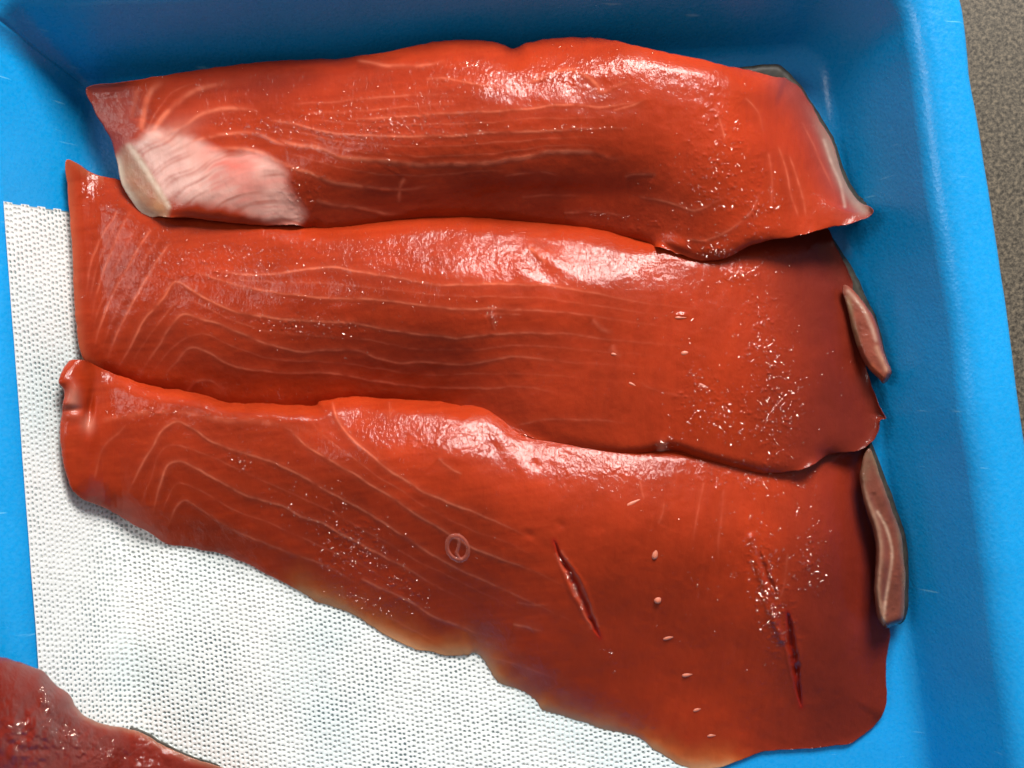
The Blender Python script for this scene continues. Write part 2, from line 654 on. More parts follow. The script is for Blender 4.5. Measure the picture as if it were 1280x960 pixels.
# outer square perimeter points matched to the eight hole points
sq = np.array([(1, .5), (.5, 1), (-.5, 1), (-1, .5), (-1, -.5), (-.5, -1), (.5, -1), (1, -.5)]) * 0.0
sqx = np.clip(np.cos(aa) * 1.4, -1, 1) * PW / 2
sqy = np.clip(np.sin(aa) * 1.4, -1, 1) * PH / 2
sqx = np.sign(np.cos(aa)) * PW / 2 * np.where(np.abs(np.cos(aa)) > 0.7, 1, 0.45)
sqy = np.sign(np.sin(aa)) * PH / 2 * np.where(np.abs(np.sin(aa)) > 0.7, 1, 0.45)
ex = rng.uniform(0.85, 1.1, n)
vo = pad_point((cx[:, None] + sqx).ravel(), (cyy[:, None] + sqy).ravel(), 2.4).reshape(n, NH, 3)
vi = pad_point((hx[:, None] + np.cos(aa) * rad[:, None] * 1.12 * ex[:, None]).ravel(),
               (hy[:, None] + np.sin(aa) * rad[:, None] * 1.12 / ex[:, None]).ravel(), 2.2).reshape(n, NH, 3)
vb = pad_point((hx[:, None] + np.cos(aa) * rad[:, None] * 0.72 * ex[:, None]).ravel(),
               (hy[:, None] + np.sin(aa) * rad[:, None] * 0.72 / ex[:, None]).ravel(), 0.2).reshape(n, NH, 3)
cc = np.stack([pad_point((cx + sx * PW / 2), (cyy + sy * PH / 2), 2.4) for sx, sy in ((1, 1), (-1, 1), (-1, -1), (1, -1))], 1)
V = np.concatenate([vo, vi, vb, cc], 1).reshape(-1, 3)
base = (np.arange(n) * (3 * NH + 4))[:, None]
k = np.arange(NH)
k1 = (k + 1) % NH
q1 = np.concatenate([np.stack([base + k, base + k1, base + NH + k1, base + NH + k], 2).reshape(-1, 4),
                     np.stack([base + NH + k, base + NH + k1, base + 2 * NH + k1, base + 2 * NH + k], 2).reshape(-1, 4)])
# little corner triangles
tri = []
for c, (a, b_) in enumerate(((0, 1), (2, 3), (4, 5), (6, 7))):
    tri.append(np.c_[base[:, 0] + a, base[:, 0] + 3 * NH + c, base[:, 0] + b_])
tri = np.concatenate(tri)
q1, tri = q1[:, ::-1], tri[:, ::-1]
loops = np.r_[q1.ravel(), tri.ravel()]
tot = np.r_[np.full(len(q1), 4), np.full(len(tri), 3)]
add_mesh('perforated_film', V, loops, np.r_[0, np.cumsum(tot)[:-1]], tot, M_FILM, pad, smooth=False)
# hidden film sheet under the fish and the absorbent core below everything
gs = np.arange(SL + 1.5, SR, 12.0)
gt = np.arange(TT + 1.5, TB, 12.0)
GSx, GTx = np.meshgrid(gs, gt)
Vc = pad_point(GSx.ravel(), GTx.ravel(), 0.4)
a, b_ = len(gs), len(gt)
idx = np.arange(a * b_).reshape(b_, a)
q = np.stack([idx[:-1, :-1], idx[1:, :-1], idx[1:, 1:], idx[:-1, 1:]], 2).reshape(-1, 4)
add_mesh('absorbent_core', Vc, q.ravel(), np.arange(len(q)) * 4, np.full(len(q), 4), M_CORE, pad)

# ------------------------------------------------------------------ fish flesh builder
BASE = np.array([0.342, 0.0295, 0.0060])
LINEC = np.array([0.60, 0.125, 0.062])


def with_midlines(lines, pairs, strength=0.3):
    out = list(lines)
    for a, b, fs in pairs:
        A, B_ = catmull(lines[a][0], 6, False), catmull(lines[b][0], 6, False)
        def res(P):
            L = np.r_[0, np.cumsum(np.hypot(*np.diff(P, axis=0).T))]
            t = np.linspace(0, L[-1], 14)
            return np.c_[np.interp(t, L, P[:, 0]), np.interp(t, L, P[:, 1])]
        RA, RB = res(A), res(B_)
        for f in fs:
            M = RA * (1 - f) + RB * f
            out.append(([tuple(p) for p in M], strength, 1.0))
    return out


def lines_relief(X, Y, lines, amp=2.4, reach=22.0):
    """terraced muscle flakes: a step down just below each pale line; returns height and line colour weight"""
    H = np.zeros(X.shape)
    W = np.zeros(X.shape)
    B = np.zeros(X.shape)
    for ln in lines:
        pts, st = ln[0], ln[1]
        P = catmull(pts, 5, closed=False)
        x0, y0 = P.min(0) - 45
        x1, y1 = P.max(0) + 45
        sel = (X > x0) & (X < x1) & (Y > y0) & (Y < y1)
        xs, ys = X[sel], Y[sel]
        jx = 1.6 * vnoise(xs, ys, 26, 17, 2)
        jy = 1.8 * vnoise(xs, ys, 22, 18, 3)
        d, bi, sd = poly_dist(xs + jx, ys + jy, P, closed=False)
        m = len(P) - 1
        endf = smoothstep(0, 0.10 * m, bi) * smoothstep(0, 0.35 * m, m - bi)
        endf = np.clip(endf, 0.0, 1)
        below = smoothstep(-3.0, 6.0, d * sd)
        step = -below * np.exp(-np.maximum(d * sd, 0) / reach)
        ridge = 0.10 * np.exp(-(d / 2.0) ** 2)
        irr = 0.75 + 0.5 * vnoise(xs, ys, 30, 23, 2)
        fade = smoothstep(44, 26, d)
        H[sel] += amp * st * endf * (step * fade + ridge) * irr
        lw = ln[2] if len(ln) > 2 else 1.2
        wgt = st * endf * np.exp(-(d / lw) ** 2) * np.clip(0.72 + 0.9 * vnoise(xs, ys, 12, 29, 2), 0.1, 1.15)
        B[sel] = np.maximum(B[sel], st * endf * below * np.exp(-np.maximum(d * sd, 0) / 11.0) * fade)
        glow = 0.16 * st * endf * np.exp(-(d / 5.0) ** 2)
        W[sel] = np.maximum(W[sel], np.minimum(wgt + glow, 1))
    return H, W, B


SAMPLERS = {}


def build_flesh(name, parent, outline, ctrl, lines, step=1.25, line_amp=1.3, post=None, tint=None, wet=None,
                mat=None, bottom=18.0, smooth_n=6, outline_n=6, key=None, fine=1.0, rest=False, ragged=1.0):
    P = catmull(outline, outline_n)
    P[:, 0] += 1.2 * ragged * vnoise(P[:, 0], P[:, 1], 11, 201, 3)
    P[:, 1] += 1.6 * ragged * vnoise(P[:, 0], P[:, 1], 9, 202, 3)
    x0, y0 = P[:, :2].min(0) - 4
    x1, y1 = P[:, :2].max(0) + 4
    gx = np.arange(x0, x1, step)
    gy = np.arange(y0, y1, step)
    X, Y = np.meshgrid(gx, gy)
    ins = inside(X, Y, P)
    # cells with at least one inside vertex
    cell = ins[:-1, :-1] | ins[1:, :-1] | ins[1:, 1:] | ins[:-1, 1:]
    use = np.zeros(X.shape, bool)
    use[:-1, :-1] |= cell
    use[1:, :-1] |= cell
    use[1:, 1:] |= cell
    use[:-1, 1:] |= cell
    xs, ys = X[use].copy(), Y[use].copy()
    d, bi, _ = poly_dist(xs, ys, P)
    i0 = np.floor(bi).astype(int) % len(P)
    i1 = (i0 + 1) % len(P)
    f = (bi - np.floor(bi))
    outm = ~ins[use]
    Q = P[i0] * (1 - f)[:, None] + P[i1] * f[:, None]
    xs[outm], ys[outm] = Q[outm, 0], Q[outm, 1]
    d[outm] = 0
    ez, R = Q[:, 2], np.maximum(Q[:, 3], 2)
    Hi = tps(ctrl, xs, ys)
    t = np.clip(d / R, 0, 1)
    pr = (1 - (1 - t) ** 2) ** 0.62
    Z = ez + (Hi - ez) * pr
    # light smoothing on the grid (keeps the edge)
    G = np.full(X.shape, np.nan)
    G[use] = Z
    W = use.astype(float)
    for _ in range(smooth_n):
        A = np.where(use, np.nan_to_num(G), 0)
        num, den = A.copy(), W.copy()
        for ax, sh in ((0, 1), (0, -1), (1, 1), (1, -1)):
            num += np.roll(A, sh, ax)
            den += np.roll(W, sh, ax)
        G = np.where(use, num / np.maximum(den, 1), np.nan)
    Zs = G[use]
    Z = np.where(outm, Z, Zs)
    inner = smoothstep(0, 10, d)
    LH, LW, LB = lines_relief(xs, ys, lines, line_amp)
    Z = Z + LH * inner
    Z += fine * inner * (1.5 * vnoise(xs, ys, 60, 41, 3) + 0.45 * vnoise(xs, ys, 11, 43, 3))
    wv = np.clip(wet(xs, ys), 0, 1) if wet else np.zeros(len(xs))
    # glistening beads as small real bumps
    bead = np.maximum(vnoise(xs, ys, 4.2, 51, 2) - 0.22, 0)
    Z += wv * bead * 3.2 * inner
    if post is not None:
        Z = Z + post(xs, ys, d)
    if rest:
        Z = Z + (np.maximum(ground(xs, ys), 0) + 5) * smoothstep(230, 130, xs)
    C = BASE[None, :] * np.ones((len(xs), 3))
    mot = vnoise(xs, ys, 85, 61, 3)
    C = C * (1 + 0.16 * mot)[:, None]
    # muscle fibres: faint streaks along the flakes at the tail end, across them further on
    along = vnoise(xs * 0.12, ys + 0.10 * xs, 4.5, 62, 3)
    across = vnoise(xs + 0.15 * ys, ys * 0.10, 6.0, 63, 3)
    wgt_ = smoothstep(620, 820, xs)
    fib_ = along * (1 - wgt_) + 0.45 * across * wgt_
    C = C * (1 + 0.13 * fib_[:, None] * np.array([1.0, 1.7, 1.7])[None, :])
    # each flake is thin and pale at its free edge, deeper red plus painted band shading where the next one overlaps it
    C = C * (1 - 0.34 * np.clip(LB, 0, 1)[:, None] * np.array([1.0, 1.2, 1.2])[None, :])
    lw = np.clip(LW, 0, 1)[:, None]
    C = C * (1 - lw) + LINEC * lw
    if tint is not None:
        C = tint(xs, ys, d, C)
    vx, vy, vz = unproject(xs, ys, Z)
    nT = len(xs)
    ids = np.full(X.shape, -1)
    ids[use] = np.arange(nT)
    jj, ii = np.nonzero(cell)
    quads = np.c_[ids[jj, ii], ids[jj + 1, ii], ids[jj + 1, ii + 1], ids[jj, ii + 1]]
    # boundary edges (directed) -> loop
    e = np.concatenate([quads[:, [0, 1]], quads[:, [1, 2]], quads[:, [2, 3]], quads[:, [3, 0]]])
    h1 = e[:, 0].astype(np.int64) * nT + e[:, 1]
    h2 = e[:, 1].astype(np.int64) * nT + e[:, 0]
    bd = e[~np.isin(h1, h2)]
    # skirt: two rings, slightly tucked under
    bv = np.unique(bd)
    mapa = np.full(nT, -1)
    mapa[bv] = np.arange(len(bv))
    ctr = np.array([xs.mean(), ys.mean()])
    # inward direction from distance gradient: use outline normal through nearest polygon point offset
    dirx, diry = ctr[0] - xs[bv], ctr[1] - ys[bv]
    ln = np.hypot(dirx, diry) + 1e-9
    zb = np.maximum(ground(xs[bv], ys[bv]) + 1.5, Z[bv] - bottom)
    zb = np.minimum(zb, Z[bv] - 1.0)
    rings_ = []
    for fr, ins_ in ((0.35, -0.6), (1.0, 5.0)):
        zz = Z[bv] + (zb - Z[bv]) * fr
        rx, ry, rz = unproject(xs[bv] + dirx / ln * ins_, ys[bv] + diry / ln * ins_, zz)
        rings_.append(np.c_[rx, ry, rz])
    Vt = np.concatenate([np.c_[vx, vy, vz]] + rings_)
    nb = len(bv)
    a0, a1 = bd[:, 0], bd[:, 1]
    m0, m1 = mapa[a0], mapa[a1]
    sk1 = np.c_[a1, a0, nT + m0, nT + m1]
    sk2 = np.c_[nT + m1, nT + m0, nT + nb + m0, nT + nb + m1]
    Q4 = np.concatenate([quads, sk1, sk2])
    # bottom cap: chain the loop
    nxt = {int(p): int(q_) for p, q_ in zip(m0, m1)}
    start = int(m0[0])
    chain = [start]
    cur = nxt[start]
    while cur != start and len(chain) <= nb:
        chain.append(cur)
        cur = nxt.get(cur, start)
    loops = np.r_[Q4.ravel(), (np.array(chain)[::-1] + nT + nb)]
    tot = np.r_[np.full(len(Q4), 4), len(chain)]
    o = add_mesh(name, Vt, loops, np.r_[0, np.cumsum(tot)[:-1]], tot, mat or M_FLESH, parent)
    me = o.data
    nv = len(me.vertices)
    ca = me.attributes.new('tint', 'FLOAT_COLOR', 'POINT')
    full = np.ones((nv, 4), np.float32)
    full[:nT, :3] = C
    full[nT:nT + nb, :3] = C[bv]
    full[nT + nb:nT + 2 * nb, :3] = C[bv]
    ca.data.foreach_set('color', full.ravel())
    wa = me.attributes.new('wet', 'FLOAT', 'POINT')
    wf = np.zeros(nv, np.float32)
    wf[:nT] = wv
    wa.data.foreach_set('value', wf)
    GZ = np.full(X.shape, np.nan)
    GZ[use] = Z
    SAMPLERS[key or parent.name] = (x0, y0, step, GZ)
    return o


def height_at(key, px, py):
    x0, y0, st, G = SAMPLERS[key]
    j, i = int(round((py - y0) / st)), int(round((px - x0) / st))
    return float(G[j, i])


def blob(xs, ys, cx, cy, rx, ry, rot=0.0):
    c, s = math.cos(math.radians(rot)), math.sin(math.radians(rot))
    u = ((xs - cx) * c + (ys - cy) * s) / rx
    v = (-(xs - cx) * s + (ys - cy) * c) / ry
    return np.exp(-(u * u + v * v))


def mixc(C, w, color):
    w = np.clip(w, 0, 1)[:, None]
    return C * (1 - w) + np.asarray(color)[None, :] * w


def in_poly_soft(xs, ys, poly, soft):
    P = catmull(poly, 4)
    d, _, _ = poly_dist(xs, ys, P)
    return smoothstep(-soft, soft, np.where(inside(xs, ys, P), d, -d))


def gash(xs, ys, pts, width, depth):
    xs = xs + 2.2 * vnoise(xs, ys, 13, 101, 3)
    ys = ys + 2.0 * vnoise(xs, ys, 17, 102, 2)
    P = catmull(pts, 5, closed=False)
    d, bi, sd = poly_dist(xs, ys, P, closed=False)
    m = len(P) - 1
    u = np.clip(bi / m, 0, 1)
    w = width * np.sin(math.pi * np.clip(u, 0.02, 0.98)) ** 0.7
    return -depth * np.exp(-(d / w) ** 2) * (0.75 + 0.5 * vnoise(xs, ys, 12, 103, 2)) * np.sin(math.pi * u) ** 0.5 + 0.12 * depth * np.exp(-((d - 1.7 * w) / (0.7 * w)) ** 2) * np.sin(math.pi * u), d, u


def E(pts, ez, R):
    return [(p[0], p[1], ez, R) for p in pts]


# ================================================================== lowest of the three: the wide fillet
GROUP = 'salmon fillets in the tray'
f3 = thing('salmon_fillet', 'widest salmon fillet with dark slits and pin bone stubs, in front of the middle fillet', 'fish fillet', GROUP)
out3 = (E([(87, 451), (75, 470), (74, 479), (80, 488), (79, 505)], 26, 16)
        + E([(76, 525), (75, 545), (78, 570), (83, 592), (90, 612), (105, 625), (122, 632), (145, 642), (165, 655), (185, 665)], 14, 34)
        + E([(210, 680), (240, 685), (275, 692), (310, 706), (340, 721), (375, 739), (395, 752), (430, 763), (455, 776), (480, 793), (515, 810), (540, 815), (560, 820), (580, 819)], 8, 46)
        + E([(595, 817), (606, 827), (615, 842), (627, 855), (650, 862), (670, 875), (678, 887), (705, 895), (730, 903), (760, 913), (795, 920), (815, 935), (835, 947), (852, 957)], 6, 50)
        + E([(880, 962), (908, 957), (935, 946), (962, 938), (1000, 936), (1040, 932), (1062, 929), (1080, 917), (1096, 903)], 6, 60)
        + E([(1104, 890), (1108, 870), (1107, 832), (1110, 812), (1113, 790), (1103, 760), (1098, 720), (1097, 690), (1090, 655), (1083, 625), (1080, 600), (1084, 575)], 12, 60)
        + E([(1088, 556), (1060, 540), (1000, 540), (900, 540), (800, 534), (720, 524), (650, 512)], 22, 40)
        + E([(610, 507), (577, 506), (550, 502), (515, 500), (480, 498), (440, 496), (415, 499), (400, 501), (390, 507), (340, 505), (310, 504), (280, 502), (260, 495), (235, 489), (200, 484), (170, 476), (142, 467), (120, 457), (105, 450)], 44, 20))
ctrl3 = [(100, 480, 42), (100, 560, 40), (150, 520, 58), (150, 600, 42), (220, 520, 68), (220, 600, 54), (240, 660, 28),
         (330, 520, 78), (330, 590, 70), (340, 660, 46), (340, 700, 28), (450, 512, 66), (450, 562, 90), (450, 640, 74), (460, 730, 34),
         (560, 515, 67), (560, 565, 95), (560, 620, 95), (580, 700, 70), (590, 780, 32),
         (660, 540, 68), (660, 592, 95), (680, 660, 100), (700, 760, 76), (720, 850, 36),
         (760, 560, 80), (760, 605, 97), (800, 660, 106), (830, 770, 70), (850, 870, 30), (860, 940, 12),
         (900, 575, 74), (900, 610, 84), (930, 680, 88), (960, 780, 58), (980, 870, 20),
         (1010, 600, 46), (1030, 680, 56), (1050, 780, 38), (1060, 860, 20), (1085, 620, 28), (1090, 700, 28)]
lines3 = [
    ([(152, 632), (172, 590), (190, 560), (202, 537), (220, 527), (237, 533), (275, 557), (310, 567), (345, 579), (385, 600), (422, 620), (460, 641), (515, 677), (560, 705), (595, 722), (632, 738), (680, 760), (730, 784), (780, 812)], 0.9),
    ([(187, 660), (197, 615), (207, 585), (222, 576), (245, 585), (275, 602), (310, 620), (352, 633), (380, 647), (405, 655), (435, 672), (480, 696), (510, 712), (540, 730), (570, 744), (602, 760)], 1.0),
    ([(208, 662), (220, 635), (232, 625), (250, 637), (280, 655), (310, 670), (360, 690), (400, 705), (435, 722), (470, 740)], 0.7),
    ([(450, 722), (465, 730), (510, 751), (545, 771), (580, 785), (618, 797)], 0.95),
    ([(350, 532), (365, 539), (380, 556), (415, 577), (450, 597), (485, 620), (520, 642), (555, 664), (590, 684), (625, 698), (650, 706), (685, 722), (720, 742)], 1.0),
    ([(415, 500), (422, 525), (440, 547), (465, 570), (500, 597), (540, 620), (584, 637), (630, 656), (670, 676)], 1.05),
    ([(548, 572), (565, 588), (578, 594)], 0.7),
    ([(640, 780), (660, 784), (680, 790)], 0.8), ([(645, 753), (665, 756), (690, 756)], 0.4),
    ([(486, 500), (487, 515), (484, 530)], 0.35),
    ([(120, 525), (160, 520), (190, 515), (235, 516), (285, 525), (330, 527), (380, 537), (410, 545)], 0.35, 3.5),  # pale crest line, a highlight painted along the ridge
    ([(118, 600), (128, 560), (150, 540), (160, 530)], 0.45),
    ([(430, 750), (470, 765), (520, 790), (560, 812)], 0.4),
    ([(600, 816), (640, 830), (700, 850)], 0.35),
    ([(800, 600), (803, 615), (806, 625)], 0.3), ([(822, 655), (828, 640), (830, 625)], 0.35), ([(880, 600), (872, 640), (866, 680)], 0.25),
    ([(905, 610), (900, 660), (898, 700)], 0.25), ([(985, 690), (982, 720), (976, 745), (966, 765)], 0.4),
]
cutA = [(693, 676), (703, 700), (712, 716), (722, 736), (730, 752), (740, 775), (749, 797)]
cutB = [(984, 765), (988, 790), (991, 815), (996, 845), (1001, 882)]
cutC = [(948, 688), (954, 708), (962, 728), (972, 745)]


def post3(xs, ys, d):
    a, _, _ = gash(xs, ys, cutA, 4.6, 10)
    b, _, _ = gash(xs, ys, cutB, 4.4, 9)
    c, _, _ = gash(xs, ys, cutC, 3.4, 5)
    # ridge of torn flesh beside the second slit
    P = catmull([(940, 672), (945, 700), (952, 722), (958, 745), (966, 770), (976, 800)], 5, closed=False)
    dd, bi, _ = poly_dist(xs, ys, P, closed=False)
    rg = 4.0 * np.exp(-(dd / 5.0) ** 2) * (0.7 + 0.5 * vnoise(xs, ys, 9, 71, 2))
    # fold at the left nub
    nub = -9 * blob(xs, ys, 112, 512, 5, 24, 8) + 5 * blob(xs, ys, 96, 486, 10, 14) - 4 * blob(xs, ys, 90, 512, 16, 5)
    dim = 0
    for (x, y) in ((700, 655), (662, 668), (640, 560), (668, 580)):
        dim = dim - 1.2 * blob(xs, ys, x, y, 7, 5, 40)
    fold = 1.6 * blob(xs, ys, 636, 556, 13, 36, -32) - 1.0 * blob(xs, ys, 618, 560, 9, 26, -32)
    return a + b + c + rg + nub + dim + fold


def wet3(xs, ys):
    w = 0.95 * blob(xs, ys, 962, 745, 26, 75, -14) + 0.8 * blob(xs, ys, 1015, 680, 26, 60)
    w += 0.8 * blob(xs, ys, 440, 685, 42, 36, 35) + 0.5 * blob(xs, ys, 505, 735, 36, 26, 30)
    w += 0.6 * blob(xs, ys, 940, 598, 70, 16) + 0.45 * blob(xs, ys, 300, 580, 30, 12, 25) + 0.5 * blob(xs, ys, 180, 515, 60, 10)
    w += 0.35 * blob(xs, ys, 560, 545, 130, 26) + 0.5 * blob(xs, ys, 740, 592, 60, 10)
    return w * (0.75 + 0.5 * vnoise(xs, ys, 24, 81, 2))


def tint3(xs, ys, d, C):
    P = catmull([(375, 739), (430, 763), (480, 793), (540, 816), (595, 819), (627, 855), (678, 887), (760, 914), (815, 936), (855, 960), (910, 958)], 4, closed=False)
    dd, _, _ = poly_dist(xs, ys, P, closed=False)
    n_ = 1 + 0.4 * vnoise(xs, ys, 20, 91, 3)
    C = mixc(C, 0.75 * np.exp(-(dd / (22 * n_)) ** 2), (0.52, 0.135, 0.03))
    C = mixc(C, 0.8 * np.exp(-(dd / (8 * n_)) ** 2), (0.42, 0.23, 0.12))
    C = mixc(C, 0.8 * smoothstep(925, 1070, xs + 0.15 * (ys - 700) + 22 * vnoise(xs, ys, 50, 97, 3)), (0.105, 0.012, 0.008))  # right end: brown outer muscle, with shade painted into the colour too
    _, da, ua = gash(xs, ys, cutA, 4, 1)
    _, db, ub = gash(xs, ys, cutB, 4, 1)
    C = mixc(C, 0.8 * np.exp(-(da / 4.0) ** 2), (0.30, 0.008, 0.004))
    C = mixc(C, 0.8 * np.exp(-(db / 4.0) ** 2), (0.22, 0.006, 0.004))
    C = mixc(C, 0.25 * np.exp(-(np.abs(da - 5) / 2.0) ** 2) * (np.sin(math.pi * ua) > 0.3), (0.6, 0.16, 0.09))
    C = mixc(C, 0.5 * blob(xs, ys, 92, 500, 8, 16), (0.66, 0.30, 0.22))
    C = mixc(C, 0.5 * blob(xs, ys, 110, 530, 8, 10), (0.62, 0.26, 0.18))
    return C


lines3 = with_midlines(lines3, [(0, 1, (0.5,)), (1, 2, (0.5,)), (4, 5, (0.5,))])
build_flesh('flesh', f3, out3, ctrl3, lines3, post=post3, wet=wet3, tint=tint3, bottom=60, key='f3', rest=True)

# ================================================================== middle fillet
f2 = thing('salmon_fillet', 'middle salmon fillet with long pale muscle lines, lying between the other two long fillets', 'fish fillet', GROUP)
out2 = (E([(83, 200), (84, 230), (87, 262), (90, 300), (91, 340), (93, 380), (97, 420), (103, 446)], 18, 34)
        + E([(120, 462), (142, 474), (170, 484), (200, 492), (240, 500), (280, 512), (340, 517), (400, 514), (450, 508), (510, 512)], 14, 22)
        + [(545, 514, 28, 22), (575, 518, 42, 22), (605, 526, 55, 22), (632, 536, 64, 22)] + E([(660, 546), (700, 558), (750, 570)], 72, 20)
        + E([(800, 572), (828, 566), (845, 566), (872, 575), (900, 582), (927, 588), (960, 592), (995, 588), (1015, 582)], 66, 16)
        + E([(1035, 570), (1052, 566), (1075, 562), (1090, 552), (1097, 540), (1101, 526), (1107, 522), (1101, 511), (1095, 496), (1088, 478)], 44, 24)
        + E([(1080, 450), (1072, 430), (1066, 408), (1064, 385), (1066, 362), (1064, 348), (1052, 322), (1042, 302)], 34, 44)
        + E([(1030, 282), (980, 272), (900, 280), (850, 285)], 26, 50)
        + E([(822, 296), (800, 297), (760, 287), (700, 278), (640, 273), (600, 270), (580, 268), (520, 270), (480, 275), (440, 281), (412, 284)], 46, 24)
        + E([(385, 272), (340, 262), (260, 252), (190, 240), (148, 224), (122, 219), (102, 209)], 22, 40))
ctrl2 = [(95, 250, 26), (100, 340, 30), (110, 430, 30), (150, 260, 40), (160, 340, 48), (170, 430, 42), (170, 470, 28),
         (250, 270, 46), (250, 340, 60), (250, 420, 56), (250, 480, 30), (350, 290, 60), (350, 350, 72), (350, 430, 62), (350, 495, 28),
         (450, 295, 66), (450, 345, 86), (450, 420, 72), (450, 490, 32), (560, 290, 66), (560, 350, 95), (560, 420, 84), (560, 495, 40),
         (660, 295, 68), (660, 352, 98), (660, 420, 92), (660, 510, 78), (760, 305, 72), (760, 350, 95), (760, 430, 96), (760, 540, 90),
         (860, 310, 78), (860, 350, 88), (860, 440, 98), (860, 550, 92), (950, 300, 60), (950, 350, 70), (950, 440, 86), (950, 560, 82),
         (1020, 320, 36), (1030, 420, 54), (1040, 520, 52), (1075, 480, 38)]
lines2 = [
    ([(146, 262), (142, 272), (127, 295), (117, 320), (111, 345), (107, 375)], 0.5),
    ([(165, 262), (152, 282), (142, 307), (130, 340), (120, 370), (114, 402)], 0.6),
    ([(190, 285), (177, 305), (165, 325), (150, 350), (135, 380), (122, 415), (117, 440)], 0.7),
    ([(215, 300), (197, 325), (180, 355), (162, 385), (145, 420), (137, 440), (131, 460)], 0.75),
    ([(142, 468), (160, 440), (180, 400), (205, 372), (220, 352), (245, 367), (282, 385), (305, 392), (345, 398), (395, 402), (437, 404), (470, 410), (505, 416), (540, 420), (570, 422), (600, 419), (650, 416), (690, 416), (730, 420), (800, 428), (870, 434), (930, 446)], 1.0),
    ([(170, 474), (195, 437), (210, 412), (230, 392), (255, 400), (280, 407), (320, 425), (355, 436), (380, 440), (415, 437), (450, 439), (475, 449), (500, 454), (530, 452), (570, 456), (595, 454), (620, 449), (645, 446), (670, 448), (720, 453), (790, 458), (850, 468)], 1.0),
    ([(197, 482), (220, 452), (237, 434), (257, 439), (285, 455), (310, 461), (345, 465), (385, 466), (425, 468), (460, 474), (485, 478), (530, 483), (570, 486), (620, 485), (660, 484), (700, 491), (740, 497)], 0.85),
    ([(232, 490), (245, 477), (265, 476), (280, 488)], 0.7),
    ([(250, 330), (287, 342), (340, 342), (390, 335), (425, 335), (450, 340), (490, 346), (520, 352), (550, 356), (600, 355), (655, 356), (700, 358), (770, 372), (850, 384), (930, 392)], 0.85),
    ([(240, 338), (270, 348), (302, 358), (350, 366), (400, 372), (450, 374), (500, 377), (530, 382), (575, 386), (620, 385), (660, 388), (720, 392), (800, 404), (880, 414)], 0.85),
    ([(660, 310), (672, 318), (684, 330)], 0.8, 2.0), ([(740, 398), (752, 410), (770, 417)], 0.45, 2.5),
    ([(765, 430), (770, 442), (778, 446)], 0.5, 2.5), ([(615, 398), (617, 408), (619, 416)], 0.4), ([(605, 396), (618, 391), (640, 392), (655, 394)], 0.5),
    ([(640, 531), (690, 524), (740, 525), (790, 530)], 0.35), ([(800, 478), (830, 490), (880, 500)], 0.2),
]


def post2(xs, ys, d):
    z = 2.0 * blob(xs, ys, 688, 322, 40, 11, 38) - 1.5 * blob(xs, ys, 672, 336, 30, 9, 38)
    z += 2.5 * blob(xs, ys, 828, 560, 6, 10) + 2.0 * blob(xs, ys, 852, 394, 6, 3) + 1.5 * blob(xs, ys, 617, 398, 4, 14, 10)
    z += 2.2 * blob(xs, ys, 925, 342, 16, 9)
    return z


def wet2(xs, ys):
    w = 0.95 * blob(xs, ys, 975, 500, 26, 85, 4) + 0.8 * blob(xs, ys, 950, 420, 24, 90, 3) + 0.9 * blob(xs, ys, 925, 342, 22, 12)
    w += 0.7 * blob(xs, ys, 895, 510, 50, 30) + 0.6 * blob(xs, ys, 870, 480, 24, 20) + 0.4 * blob(xs, ys, 620, 325, 130, 22)
    w += 0.55 * blob(xs, ys, 300, 320, 120, 30) + 0.4 * blob(xs, ys, 210, 350, 70, 26) + 0.45 * blob(xs, ys, 400, 405, 60, 16)
    w += 0.35 * blob(xs, ys, 120, 240, 40, 20) + 0.35 * blob(xs, ys, 330, 405, 60, 12)
    return w * (0.75 + 0.5 * vnoise(xs, ys, 24, 83, 2))


def tint2(xs, ys, d, C):
    C = mixc(C, 0.8 * smoothstep(895, 1050, xs + 22 * vnoise(xs, ys, 50, 98, 3)), (0.11, 0.013, 0.008))  # darkened right end, part brown muscle tone, part painted shade
    C = mixc(C, 0.35 * np.exp(-(d / 8.0) ** 2) * (xs < 130), (0.42, 0.14, 0.07))
    C = mixc(C, 0.5 * blob(xs, ys, 828, 563, 5, 8), (0.75, 0.5, 0.38))
    return C


lines2 = with_midlines(lines2, [(4, 5, (0.5,)), (5, 6, (0.5,)), (0, 1, (0.5,)), (1, 2, (0.5,)), (2, 3, (0.5,)), (8, 9, (0.5,))])
build_flesh('flesh', f2, out2, ctrl2, lines2, post=post2, wet=wet2, tint=tint2, bottom=55, key='f2', line_amp=1.4, rest=True)

